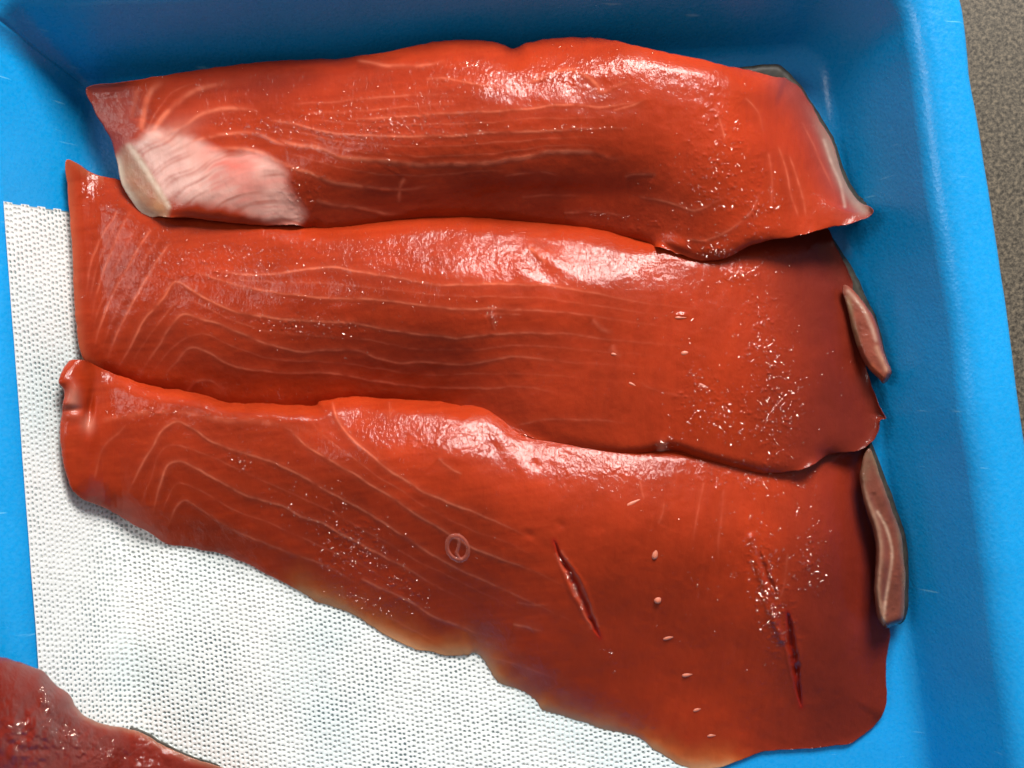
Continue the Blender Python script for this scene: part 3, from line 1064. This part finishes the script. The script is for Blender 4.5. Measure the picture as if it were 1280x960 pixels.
# ================================================================== back fillet with the pale patch
f1 = thing('salmon_fillet', 'salmon fillet with pale pink fatty patch at one end, lying against the tray back wall', 'fish fillet', GROUP)
out1 = (E([(108, 109), (117, 135), (126, 152), (138, 173), (146, 200), (152, 230), (162, 247), (175, 265), (187, 271)], 42, 20)
        + E([(205, 271), (240, 273), (280, 277), (317, 281), (345, 282), (372, 282)], 58, 12)
        + E([(392, 290), (412, 296), (440, 294), (480, 288), (520, 282), (580, 280), (640, 286), (700, 292), (760, 302), (800, 310)], 36, 20)
        + E([(822, 308), (832, 312), (850, 318), (868, 324), (882, 326), (905, 323), (922, 316), (940, 307), (967, 299), (990, 296), (1010, 291)], 84, 15)
        + E([(1040, 284), (1065, 279), (1087, 270), (1090, 260)], 76, 14)
        + E([(1073, 252), (1056, 226), (1046, 197), (1039, 174), (1022, 146), (1012, 128), (1000, 110), (984, 99)], 40, 44)
        + E([(968, 96), (940, 89)], 58, 30) + E([(905, 82), (870, 73), (830, 65), (790, 56)], 92, 22)
        + E([(750, 48), (710, 47), (680, 49), (655, 55), (642, 61), (630, 56), (610, 51), (580, 50), (545, 52), (520, 57), (470, 67)], 66, 30)
        + E([(420, 73), (362, 75), (320, 78), (260, 86), (200, 95), (150, 103)], 48, 18))
ctrl1 = [(120, 115, 44), (150, 150, 48), (170, 220, 50), (200, 120, 54), (210, 180, 66), (210, 250, 62), (280, 100, 56), (290, 170, 72), (290, 250, 72),
         (380, 90, 62), (380, 150, 80), (380, 220, 84), (380, 265, 62), (480, 85, 78), (480, 140, 100), (480, 210, 98), (480, 255, 66),
         (600, 75, 92), (600, 110, 110), (600, 170, 112), (600, 215, 97), (600, 250, 66), (700, 75, 96), (700, 110, 114), (700, 170, 114), (700, 215, 96), (700, 255, 68),
         (780, 80, 109), (780, 130, 115), (780, 190, 108), (780, 240, 80), (780, 285, 60), (860, 100, 112), (860, 160, 116), (860, 230, 110), (860, 300, 92),
         (930, 110, 101), (930, 180, 106), (930, 260, 100), (985, 130, 62), (985, 200, 80), (985, 270, 86), (1040, 220, 58), (1050, 260, 72)]
lines1 = [
    ([(430, 150), (480, 147), (560, 142), (620, 139), (660, 136), (700, 131), (750, 133), (790, 128), (815, 124)], 0.8),
    ([(330, 150), (360, 153), (410, 165), (465, 169), (555, 170), (610, 166), (680, 164), (720, 161), (775, 160), (800, 163)], 0.9),
    ([(345, 172), (370, 180), (405, 187), (430, 197), (470, 200), (510, 205), (580, 205), (620, 202), (665, 195), (690, 190), (725, 189), (747, 192), (770, 197), (802, 190)], 1.25, 2.3),
    ([(350, 205), (390, 217), (420, 229), (460, 234), (490, 237), (520, 236), (552, 229)], 1.1, 1.8),
    ([(395, 249), (410, 254), (455, 261), (485, 267), (512, 266)], 1.0, 1.8),
    ([(630, 221), (675, 216), (702, 222)], 0.6), ([(780, 221), (812, 217), (820, 220)], 0.8),
    ([(795, 245), (832, 251), (860, 261), (870, 262), (890, 255), (912, 243)], 0.7),
    ([(705, 266), (715, 266), (750, 265), (788, 273)], 0.8), ([(650, 246), (690, 244), (730, 245)], 0.4),
    ([(855, 298), (880, 300), (907, 290), (935, 270), (947, 250), (952, 232)], 0.55),
    ([(972, 180), (985, 222), (992, 255), (1000, 275)], 0.5), ([(985, 190), (1002, 240), (1008, 275)], 0.45), ([(960, 190), (966, 230), (964, 260)], 0.4),
    ([(1002, 150), (1025, 200), (1045, 245)], 0.4), ([(930, 120), (948, 140), (955, 170)], 0.4), ([(893, 130), (903, 160), (905, 180)], 0.4),
    ([(163, 150), (168, 125), (174, 108)], 0.9, 3.5), ([(174, 165), (180, 137), (187, 117), (206, 100)], 1.0, 3.5),
    ([(188, 168), (202, 147), (220, 130), (240, 115), (265, 107), (294, 104)], 1.0, 3.0), ([(205, 170), (230, 157), (255, 142), (280, 136), (305, 135), (325, 140)], 0.85, 2.2),
    ([(236, 177), (265, 170), (292, 166), (320, 167), (345, 177), (380, 186)], 0.8, 2.0), ([(250, 187), (292, 185), (320, 190), (345, 200), (378, 213)], 0.9, 2.2),
    ([(445, 75), (480, 81), (525, 82), (560, 76)], 0.9, 1.8), ([(530, 100), (560, 98), (600, 106), (650, 110)], 0.6),
    ([(640, 112), (700, 88), (725, 92), (745, 105), (752, 115), (775, 106), (800, 100)], 0.8, 2.0), ([(765, 138), (790, 131), (812, 122)], 0.6),
    ([(506, 222), (500, 235), (500, 255)], 0.8, 2.0), ([(145, 115), (150, 135), (155, 160)], 0.5, 3.0),
]
patch1 = [(160, 182), (180, 168), (210, 163), (250, 176), (282, 192), (310, 191), (335, 199), (355, 214), (362, 235), (377, 265), (376, 282), (345, 279), (318, 272), (292, 262), (250, 257), (213, 254), (196, 230), (176, 197)]
band1 = [(145, 196), (160, 180), (176, 196), (197, 230), (212, 258), (206, 275), (186, 276), (168, 258), (150, 230)]


def post1(xs, ys, d):
    z = 2.5 * blob(xs, ys, 700, 92, 60, 10) - 0.8 * blob(xs, ys, 755, 108, 9, 14) - 7 * blob(xs, ys, 642, 62, 10, 16)
    z += 1.5 * vnoise(xs, ys, 40, 55, 2) * in_poly_soft(xs, ys, patch1, 8)
    z += 4 * blob(xs, ys, 845, 306, 18, 8, 20) - 3 * blob(xs, ys, 705, 240, 90, 14)
    return z


def wet1(xs, ys):
    w = 0.75 * blob(xs, ys, 905, 190, 40, 70) + 0.8 * blob(xs, ys, 895, 312, 26, 12) + 0.6 * blob(xs, ys, 440, 150, 110, 34)
    w += 0.5 * blob(xs, ys, 640, 92, 130, 20) + 0.6 * blob(xs, ys, 950, 255, 30, 40) + 0.5 * blob(xs, ys, 320, 160, 60, 20)
    w += 0.35 * blob(xs, ys, 570, 165, 60, 20) + 0.6 * blob(xs, ys, 375, 245, 30, 30) + 0.5 * blob(xs, ys, 800, 280, 70, 12)
    w += 0.25 * blob(xs, ys, 700, 70, 150, 30)
    return w * (0.75 + 0.5 * vnoise(xs, ys, 24, 85, 2))


def tint1(xs, ys, d, C):
    r_ = np.hypot(xs - 345, (ys - 345) * 1.15)
    fan = 0.75 * vnoise(r_ + 6 * vnoise(xs, ys, 30, 92, 2), np.arctan2(ys - 345, xs - 345) * 9, 6.0, 95, 2) + 0.35 * vnoise(xs, ys, 18, 99, 2)
    wisp = 9 * vnoise(xs, ys, 24, 93, 3)
    wp = in_poly_soft(xs + wisp, ys + wisp, patch1, 9) * (0.74 + 0.75 * fan)
    red = smoothstep(-0.25, 0.65, fan + 0.5 * vnoise(xs, ys, 34, 96, 2))
    pc = np.array([0.86, 0.56, 0.48])[None, :] * (1 - 0.75 * red)[:, None] + np.array([0.66, 0.20, 0.16])[None, :] * (0.75 * red)[:, None]
    grey = smoothstep(270, 190, xs)[:, None]
    pc = pc * (1 - 0.5 * grey) + np.array([0.66, 0.52, 0.45])[None, :] * 0.5 * grey
    wp = np.clip(wp, 0, 1)[:, None] * (0.80 + 0.1 * smoothstep(210, 180, xs))[:, None]
    C = C * (1 - wp) + pc * wp
    C = mixc(C, 0.6 * blob(xs, ys, 288, 206, 20, 7, 5), (0.62, 0.09, 0.06))
    C = mixc(C, 0.5 * blob(xs, ys, 205, 172, 40, 16, -25), (0.52, 0.22, 0.17))
    wb_ = in_poly_soft(xs, ys, band1, 4)
    Pb = catmull([(162, 182), (178, 206), (200, 240), (211, 258)], 5, closed=False)
    db, _, _ = poly_dist(xs, ys, Pb, closed=False)
    bc = (0.40, 0.27, 0.17)
    C = mixc(C, 0.6 * wb_ * (1 + 0.4 * vnoise(xs, ys, 9, 37, 3)), bc)
    C = mixc(C, 0.5 * wb_ * blob(xs, ys, 168, 200, 10, 22, -25), (0.27, 0.17, 0.12))
    C = mixc(C, 0.45 * wb_ * blob(xs, ys, 198, 258, 10, 12), (0.55, 0.22, 0.08))
    C = mixc(C, 0.5 * np.exp(-(db / 3.5) ** 2) * (1 + 0.5 * vnoise(xs, ys, 9, 38, 2)), (0.75, 0.60, 0.47))
    dl, _, _ = poly_dist(xs, ys, catmull([(146, 200), (152, 230), (162, 247), (175, 265), (190, 272)], 4, closed=False), closed=False)
    C = mixc(C, 0.7 * np.exp(-(dl / 6.0) ** 2), (0.72, 0.62, 0.48))
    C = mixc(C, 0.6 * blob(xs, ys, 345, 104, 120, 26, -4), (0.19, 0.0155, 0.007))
    # left end: dull purplish membrane
    C = mixc(C, 0.55 * in_poly_soft(xs, ys, [(105, 100), (165, 108), (175, 150), (165, 178), (144, 196), (118, 150)], 12), (0.20, 0.045, 0.040))
    # silvery membrane along the right edge
    Pm = catmull([(984, 102), (1008, 125), (1030, 165), (1042, 195), (1054, 226), (1070, 252), (1080, 262)], 5, closed=False)
    dm, _, sdm = poly_dist(xs, ys, Pm, closed=False)
    C = mixc(C, 0.6 * np.exp(-(dm / 24.0) ** 2), (0.15, 0.045, 0.045))
    C = mixc(C, 0.8 * np.exp(-(dm / 8.0) ** 2) * smoothstep(120, 190, ys), (0.26, 0.18, 0.145))
    Pw = catmull([(1030, 175), (1040, 205), (1050, 228), (1056, 258)], 5, closed=False)
    dw, _, _ = poly_dist(xs, ys, Pw, closed=False)
    C = mixc(C, 0.55 * np.exp(-(dw / 2.0) ** 2) * (0.7 + 0.6 * vnoise(xs, ys, 10, 36, 2)), (0.50, 0.36, 0.29))
    return C


lines1 = with_midlines(lines1, [(0, 1, (0.5,)), (1, 2, (0.35, 0.7)), (2, 3, (0.5,)), (16, 17, (0.5,)), (17, 18, (0.5,)), (18, 19, (0.5,))])
lines1 += [([(360, 130), (420, 128), (470, 122), (540, 118), (600, 122)], 0.4), ([(380, 142), (440, 140), (520, 132), (580, 130)], 0.35)]
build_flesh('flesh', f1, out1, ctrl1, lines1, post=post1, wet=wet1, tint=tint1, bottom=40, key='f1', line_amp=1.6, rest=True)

# ================================================================== cut-off piece in the corner
f4 = thing('salmon_fillet', 'wet salmon piece with pale fatty edge, partly outside the picture, beside the pad corner', 'fish fillet', GROUP)
out4 = (E([(-70, 815), (-20, 818), (0, 822), (17, 826), (42, 834), (57, 842), (72, 858), (87, 869), (96, 885), (109, 898), (131, 905), (153, 909), (175, 916), (197, 928), (219, 939), (241, 948), (273, 958), (310, 975)], 30, 44)
        + E([(330, 1010), (300, 1060), (150, 1090), (0, 1090), (-70, 1060), (-90, 940)], 20, 50))
ctrl4 = [(-60, 850, 62), (-60, 1000, 60), (0, 850, 66), (40, 860, 62), (0, 920, 78), (70, 920, 64), (120, 940, 52), (60, 1000, 74), (180, 960, 46), (200, 1030, 50), (280, 1000, 34)]
lines4 = [([(45, 862), (52, 892), (66, 914), (90, 930), (110, 944), (140, 952), (190, 955)], 1.0, 2.0), ([(108, 930), (130, 920), (150, 918)], 0.8, 1.8)]


def post4(xs, ys, d):
    z = -4 * blob(xs, ys, 70, 905, 36, 12, 40) + 3.5 * blob(xs, ys, 56, 872, 8, 18, -20) + 3 * blob(xs, ys, 88, 920, 18, 10, 20)
    z += 2.5 * blob(xs, ys, 20, 905, 8, 6) + 2.5 * blob(xs, ys, 26, 930, 9, 7) + 2 * blob(xs, ys, 58, 945, 14, 6)
    z += 4.6 * vnoise(xs, ys, 15, 57, 3) * (blob(xs, ys, 80, 920, 70, 50) + 0.7 * blob(xs, ys, 25, 920, 30, 40) + 0.7 * blob(xs, ys, 160, 950, 60, 18))
    return z


def wet4(xs, ys):
    return 0.9 * blob(xs, ys, 84, 920, 36, 24, 30) + 0.7 * blob(xs, ys, 55, 875, 12, 24) + 0.7 * blob(xs, ys, 140, 945, 40, 16) + 0.6 * blob(xs, ys, 25, 925, 16, 30)


def tint4(xs, ys, d, C):
    C = mixc(C, 0.6 * np.exp(-(d / 6.0) ** 2) * smoothstep(60, 110, xs), (0.36, 0.24, 0.16))
    return mixc(C, (0.92 - 0.6 * np.exp(-(d / 7.0) ** 2) * smoothstep(60, 110, xs)), (0.17, 0.0155, 0.0095))


build_flesh('flesh', f4, out4, ctrl4, lines4, post=post4, wet=wet4, tint=tint4, bottom=40, key='f4', rest=True)


# ================================================================== skins, flaps, bones and small bits
def slab(name, parent, outline, zf, mat, tint=None, step=1.5, bottom=6, ctrl=None, key=None, lines=(), wet=None, post=None, smooth_n=2):
    return build_flesh(name, parent, outline, ctrl, list(lines), step=step, tint=tint, mat=mat, bottom=bottom,
                       smooth_n=smooth_n, outline_n=4, key=key or ('x' + name), fine=0.4, wet=wet, post=post)


slab('skin', f1, E([(905, 88), (935, 84), (960, 81), (977, 83), (989, 94), (1004, 111), (1017, 133), (1026, 146), (1041, 171), (1049, 195),
                    (1059, 222), (1076, 249), (1086, 256), (1066, 262), (1040, 215), (1015, 160), (990, 112), (960, 100)], 30, 6), None, M_SKIN,
     ctrl=[(920, 86, 34), (980, 90, 34), (1030, 160, 34), (1060, 230, 36), (1075, 255, 38)], key='s1')
slab('skin', f2, E([(1040, 296), (1056, 320), (1071, 345), (1084, 376), (1097, 401), (1107, 438), (1113, 455), (1096, 455), (1078, 420), (1062, 370), (1044, 320)], 24, 6), None, M_SKIN,
     ctrl=[(1050, 310, 28), (1080, 380, 30), (1105, 450, 34), (1060, 350, 28)], key='s2')
slab('skin', f3, E([(1086, 551), (1101, 582), (1112, 612), (1122, 640), (1131, 670), (1135, 702), (1136, 740), (1132, 772), (1118, 776), (1112, 720), (1100, 650), (1082, 590)], 22, 6), None, M_SKIN,
     ctrl=[(1090, 560, 26), (1120, 640, 28), (1130, 700, 30), (1128, 760, 30), (1100, 620, 27)], key='s3')


def flap_tint(center, dark, mid, pale, edge_lines):
    def f(xs, ys, d, C):
        C = np.ones_like(C) * np.array(mid)[None, :] * 0.75
        C = C * (1 + 0.3 * vnoise(xs, ys, 12, 33, 3))[:, None]
        for pts, w, colr in edge_lines:
            P = catmull(pts, 5, closed=False)
            dd, _, _ = poly_dist(xs, ys, P, closed=False)
            C = mixc(C, 0.65 * np.exp(-(dd / w) ** 2) * (0.8 + 0.4 * vnoise(xs, ys, 8, 35, 2)), colr)
        return C
    return f


fl3 = [(1080, 568), (1075, 590), (1076, 607), (1081, 632), (1090, 660), (1095, 686), (1094, 712), (1093, 735), (1096, 766), (1101, 778), (1108, 785),
       (1119, 780), (1129, 772), (1131, 747), (1132, 720), (1129, 698), (1126, 670), (1116, 640), (1106, 612), (1096, 582), (1088, 562)]
slab('skin_flap', f3, E(fl3, 42, 7), None, M_FLESH,
     ctrl=[(1085, 580, 46), (1095, 630, 52), (1112, 700, 56), (1112, 760, 56), (1100, 600, 48), (1128, 720, 50)], key='fl3',
     tint=flap_tint(None, None, (0.20, 0.055, 0.034), None, [
         ([(1078, 608), (1086, 630), (1096, 655), (1101, 690), (1097, 735), (1104, 775)], 3.6, (0.36, 0.21, 0.14)),
         ([(1097, 640), (1108, 660), (1115, 690), (1112, 720), (1107, 750), (1104, 780)], 2.0, (0.50, 0.32, 0.23)),
         ([(1090, 566), (1108, 612), (1120, 645), (1129, 690), (1132, 730), (1131, 770)], 4.0, (0.22, 0.16, 0.09)),
         ([(1082, 570), (1080, 595)], 8.0, (0.16, 0.10, 0.06))]),
     post=lambda xs, ys, d: -2.0 * np.exp(-(poly_dist(xs, ys, catmull([(1092, 620), (1106, 665), (1112, 700), (1106, 750)], 4, closed=False), closed=False)[0] / 4.0) ** 2),
     wet=lambda xs, ys: 0.5 + 0 * xs)
fl2 = [(1056, 356), (1070, 366), (1082, 382), (1095, 403), (1105, 440), (1114, 462), (1112, 471), (1105, 479), (1097, 472), (1082, 455), (1072, 432), (1065, 410), (1060, 388), (1054, 368)]
slab('skin_flap', f2, E(fl2, 44, 6), None, M_FLESH,
     ctrl=[(1060, 368, 46), (1075, 400, 54), (1092, 440, 60), (1106, 466, 62), (1068, 400, 50), (1088, 410, 54)], key='fl2',
     tint=flap_tint(None, None, (0.28, 0.065, 0.038), None, [
         ([(1060, 364), (1078, 385), (1088, 405), (1095, 425)], 2.6, (0.50, 0.33, 0.25)),
         ([(1060, 372), (1066, 405), (1072, 430)], 3.5, (0.30, 0.22, 0.12)),
         ([(1096, 435), (1108, 462)], 3.5, (0.52, 0.30, 0.2)),
         ([(1090, 458), (1104, 477)], 4.0, (0.5, 0.12, 0.05))]),
     wet=lambda xs, ys: 0.4 + 0 * xs)
slab('skin', f4, E([(60, 840), (76, 857), (91, 869), (100, 885), (112, 896), (133, 902), (154, 906), (177, 913), (199, 925), (222, 937), (243, 946), (275, 957), (240, 962), (200, 945), (150, 925), (100, 905), (80, 880)], 12, 6), None, M_SKIN,
     ctrl=[(70, 850, 14), (120, 905, 14), (250, 955, 13)], key='s4')
slab('fat_lump', f3, E([(87, 440), (94, 433), (104, 439), (110, 448), (104, 456), (92, 455), (84, 452)], 22, 6), None, M_FAT,
     ctrl=[(92, 440, 32), (104, 446, 34), (94, 452, 36)], key='fat')


def bone_mesh():
    vs, fs = [], []
    prof_ = [(-1.0, 0.0), (-0.85, 0.32), (-0.55, 0.46), (-0.1, 0.44), (0.35, 0.30), (0.75, 0.16), (1.0, 0.0)]
    n_ = 8
    vs.append((prof_[0][0], 0, 0))
    for x, r in prof_[1:-1]:
        for k_ in range(n_):
            a_ = 2 * math.pi * k_ / n_
            vs.append((x, r * math.cos(a_), r * math.sin(a_)))
    vs.append((prof_[-1][0], 0, 0))
    last = len(vs) - 1
    for k_ in range(n_):
        fs.append((0, 1 + (k_ + 1) % n_, 1 + k_))
        for l in range(len(prof_) - 3):
            a_, b2 = 1 + l * n_ + k_, 1 + l * n_ + (k_ + 1) % n_
            fs.append((a_, b2, b2 + n_, a_ + n_))
        fs.append((last, 1 + (len(prof_) - 3) * n_ + k_, 1 + (len(prof_) - 3) * n_ + (k_ + 1) % n_))
    return vs, fs


proto_bone = None


def pin_bone(parent, key, x, y, half_len, width, rot):
    global proto_bone
    if proto_bone is None:
        vs, fs = bone_mesh()
        proto_bone = add_quads('pin_bone', vs, fs, M_BONE, parent)
        o = proto_bone
    else:
        o = proto_bone.copy()
        col.objects.link(o)
        o.parent = parent
    z = height_at(key, x, y) - 0.2 * width
    o.location = unproject(x, y, z)
    o.rotation_euler = (0, 0, math.radians(rot))
    o.scale = (half_len * S, width * S, width * S * 0.8)
    return o


# direction: the thick end is -x of the mesh; rot is counter-clockwise in the picture
for (x, y, L, w, r) in ((790, 629, 11, 6, 25), (819, 690, 9, 8.5, 80), (823, 748, 6.5, 10, 60), (838, 796, 10, 6, 15), (860, 843, 8, 6.5, 8), (873, 886, 7.5, 5.5, 20), (890, 919, 7, 5, 5)):
    pin_bone(f3, 'f3', x, y, L, w, r)
for (x, y, L, w, r) in ((857, 441, 6, 6.5, 10), (851, 397, 7, 3.6, 0), (879, 482, 6.5, 4, -20), (792, 481, 6.5, 3.4, -25), (769, 443, 5, 3.6, -10)):
    pin_bone(f2, 'f2', x, y, L, w, r)

M_MOIST, _nt, _b = new_mat('moisture')
_gl = node(_nt, 'ShaderNodeBsdfGlossy')
_gl.inputs['Roughness'].default_value = 0.14
_gl.inputs['Color'].default_value = (1.0, 0.72, 0.62, 1)
_tr = node(_nt, 'ShaderNodeBsdfTransparent')
_mx = node(_nt, 'ShaderNodeMixShader')
_mx.inputs[0].default_value = 0.07
_nt.links.new(_tr.outputs[0], _mx.inputs[1])
_nt.links.new(_gl.outputs[0], _mx.inputs[2])
_nt.links.new(_mx.outputs[0], _nt.nodes['Material Output'].inputs['Surface'])


def moisture(parent, key, clusters, seed):
    """beads and short worms of moisture on the flesh, flat-topped and leaning towards the window"""
    r = np.random.default_rng(seed)
    vs, fs = [], []
    K = 9
    for (cx_, cy_, rx, ry, rot, num, big) in clusters:
        c_, s_ = math.cos(math.radians(rot)), math.sin(math.radians(rot))
        for _ in range(num):
            u, v = r.normal(0, 0.5, 2) * (rx, ry)
            x, y = cx_ + u * c_ - v * s_, cy_ + u * s_ + v * c_
            a_ = r.uniform(0.6, 1.7) * big
            el = r.choice([1.0, 1.5, 2.8], p=[0.5, 0.3, 0.2])
            th = r.uniform(0, math.pi)
            tilt = math.tan(math.radians(r.normal(28, 8)))
            az = math.radians(r.normal(80, 22))
            gx_, gy_ = math.cos(az) * tilt, math.sin(az) * tilt
            try:
                h0 = height_at(key, x, y)
            except Exception:
                continue
            if not h0 == h0:
                continue
            st = len(vs)
            ok = True
            for ring, hh in ((1.0, -0.6), (0.78, 0.45), (0.35, 0.55)):
                for k_ in range(K):
                    q = 2 * math.pi * k_ / K
                    wob = 1 + 0.2 * math.sin(2 * q + th * 3) + 0.12 * math.sin(3 * q + th * 7)
                    ex_, ey_ = a_ * el * ring * wob * math.cos(q), a_ * ring * wob * math.sin(q)
                    dx_, dy_ = ex_ * math.cos(th) - ey_ * math.sin(th), ex_ * math.sin(th) + ey_ * math.cos(th)
                    zz = h0 + 0.5 + hh * a_ * 0.6 - (0 if hh < 0 else (gx_ * dx_ - gy_ * dy_))
                    vs.append(unproject(x + dx_, y + dy_, zz))
            vs.append(unproject(x, y, h0 + 0.5 + 0.57 * a_ * 0.6))
            for k_ in range(K):
                k2 = (k_ + 1) % K
                fs.append((st + k2, st + k_, st + K + k_, st + K + k2))
                fs.append((st + K + k2, st + K + k_, st + 2 * K + k_, st + 2 * K + k2))
                fs.append((st + 2 * K + k2, st + 2 * K + k_, st + 3 * K))
    o = add_quads('moisture', vs, fs, M_MOIST, parent)
    o['kind'] = 'stuff'
    return o


moisture(f1, 'f1', [(420, 165, 130, 44, 4, 150, 0.75), (880, 250, 90, 60, 0, 90, 0.8), (905, 190, 45, 80, 0, 90, 1.0), (895, 314, 28, 10, 0, 40, 1.1), (440, 150, 110, 30, 0, 120, 0.9), (950, 262, 30, 34, 0, 60, 1.0),
                    (320, 160, 50, 14, 5, 34, 1.1), (375, 235, 22, 34, 0, 26, 1.1), (570, 165, 70, 16, 0, 36, 0.9), (760, 70, 110, 16, 8, 40, 0.8),
                    (720, 160, 70, 6, 0, 40, 0.9), (760, 270, 40, 6, 6, 18, 1.0), (590, 78, 20, 7, 0, 16, 1.1)], 11)
moisture(f2, 'f2', [(350, 360, 180, 70, 4, 150, 0.75), (930, 460, 110, 120, 0, 130, 0.8), (975, 500, 28, 90, 4, 190, 1.05), (950, 420, 20, 80, 3, 80, 0.95), (925, 342, 22, 12, -15, 46, 1.2), (895, 520, 55, 34, 10, 110, 1.0),
                    (872, 472, 16, 18, 20, 24, 1.1), (300, 322, 120, 34, 2, 130, 0.95), (390, 408, 70, 16, 2, 60, 0.95), (160, 250, 60, 22, 0, 40, 0.9),
                    (618, 398, 8, 18, 5, 16, 1.1), (520, 365, 130, 40, 0, 40, 0.8), (830, 560, 10, 10, 0, 14, 1.3), (640, 540, 50, 8, 5, 12, 0.9)], 12)
moisture(f3, 'f3', [(420, 640, 180, 60, 28, 120, 0.75), (930, 700, 110, 120, 0, 110, 0.8), (960, 740, 20, 80, -14, 150, 1.25), (1015, 690, 26, 60, 5, 70, 1.2), (440, 688, 44, 34, 30, 120, 1.05), (505, 735, 40, 22, 30, 40, 1.0),
                    (940, 600, 70, 14, 6, 80, 1.1), (300, 578, 24, 8, 25, 22, 1.0), (190, 515, 60, 10, 0, 30, 0.9), (365, 640, 24, 10, 30, 16, 1.0),
                    (716, 730, 5, 46, -25, 40, 1.2), (455, 750, 40, 10, 20, 34, 1.0), (720, 540, 60, 8, 14, 14, 0.9), (760, 815, 8, 30, -25, 10, 1.0)], 13)
moisture(f4, 'f4', [(80, 918, 30, 14, 35, 40, 1.8), (55, 875, 8, 18, -15, 24, 1.8), (140, 940, 50, 10, 12, 30, 1.5), (22, 915, 14, 20, 0, 16, 2.2)], 14)

# a clear fish scale lying flat on the wide fillet
ms, nt, b = new_mat('clear_scale')
b.inputs['Base Color'].default_value = (0.60, 0.16, 0.11, 1)
b.inputs['Roughness'].default_value = 0.2
b.inputs['Alpha'].default_value = 0.38
b.inputs['Coat Weight'].default_value = 0.6
tc = node(nt, 'ShaderNodeTexCoord')
wv_ = node(nt, 'ShaderNodeTexNoise')
wv_.inputs['Scale'].default_value = 900
nt.links.new(tc.outputs['Object'], wv_.inputs['Vector'])
bp_ = node(nt, 'ShaderNodeBump')
bp_.inputs['Strength'].default_value = 0.3
bp_.inputs['Distance'].default_value = 0.0002
nt.links.new(wv_.outputs['Fac'], bp_.inputs['Height'])
nt.links.new(bp_.outputs[0], b.inputs['Normal'])
sv, sf = [], []
n_ = 36
ringp = [(0.66, 0.0), (0.74, 1.8), (0.86, 2.2), (1.0, 0.2)]
zc = height_at('f3', 572, 685)
for (rr, hh) in ringp:
    for k_ in range(n_):
        a_ = 2 * math.pi * k_ / n_
        u, v = rr * 15 * math.cos(a_), rr * 19 * math.sin(a_)
        c_, s_ = math.cos(-0.45), math.sin(-0.45)
        x, y = 572 + u * c_ - v * s_, 685 + u * s_ + v * c_
        sv.append(unproject(x, y, height_at('f3', x, y) + 0.6 + hh))
for l in range(3):
    for k_ in range(n_):
        k2 = (k_ + 1) % n_
        sf.append((l * n_ + k_, l * n_ + k2, (l + 1) * n_ + k2, (l + 1) * n_ + k_))
# inner curved ridge crossing the ring
st0 = len(sv)
mid = catmull([(567, 672), (574, 674), (573, 684), (571, 692), (577, 700)], 5, closed=False)
for i, (x, y) in enumerate(mid):
    for (dx, hh) in ((-2.2, 0.3), (-0.9, 2.0), (0.9, 2.0), (2.2, 0.3)):
        sv.append(unproject(x + dx, y, height_at('f3', x, y) + 0.5 + hh))
for i in range(len(mid) - 1):
    for j in range(3):
        a_ = st0 + i * 4 + j
        sf.append((a_, a_ + 4, a_ + 5, a_ + 1))
sc_o = add_quads('fish_scale', sv, sf, ms)
tag(sc_o, 'small clear round scale stuck on the widest fillet, left of the slit', 'fish scale')
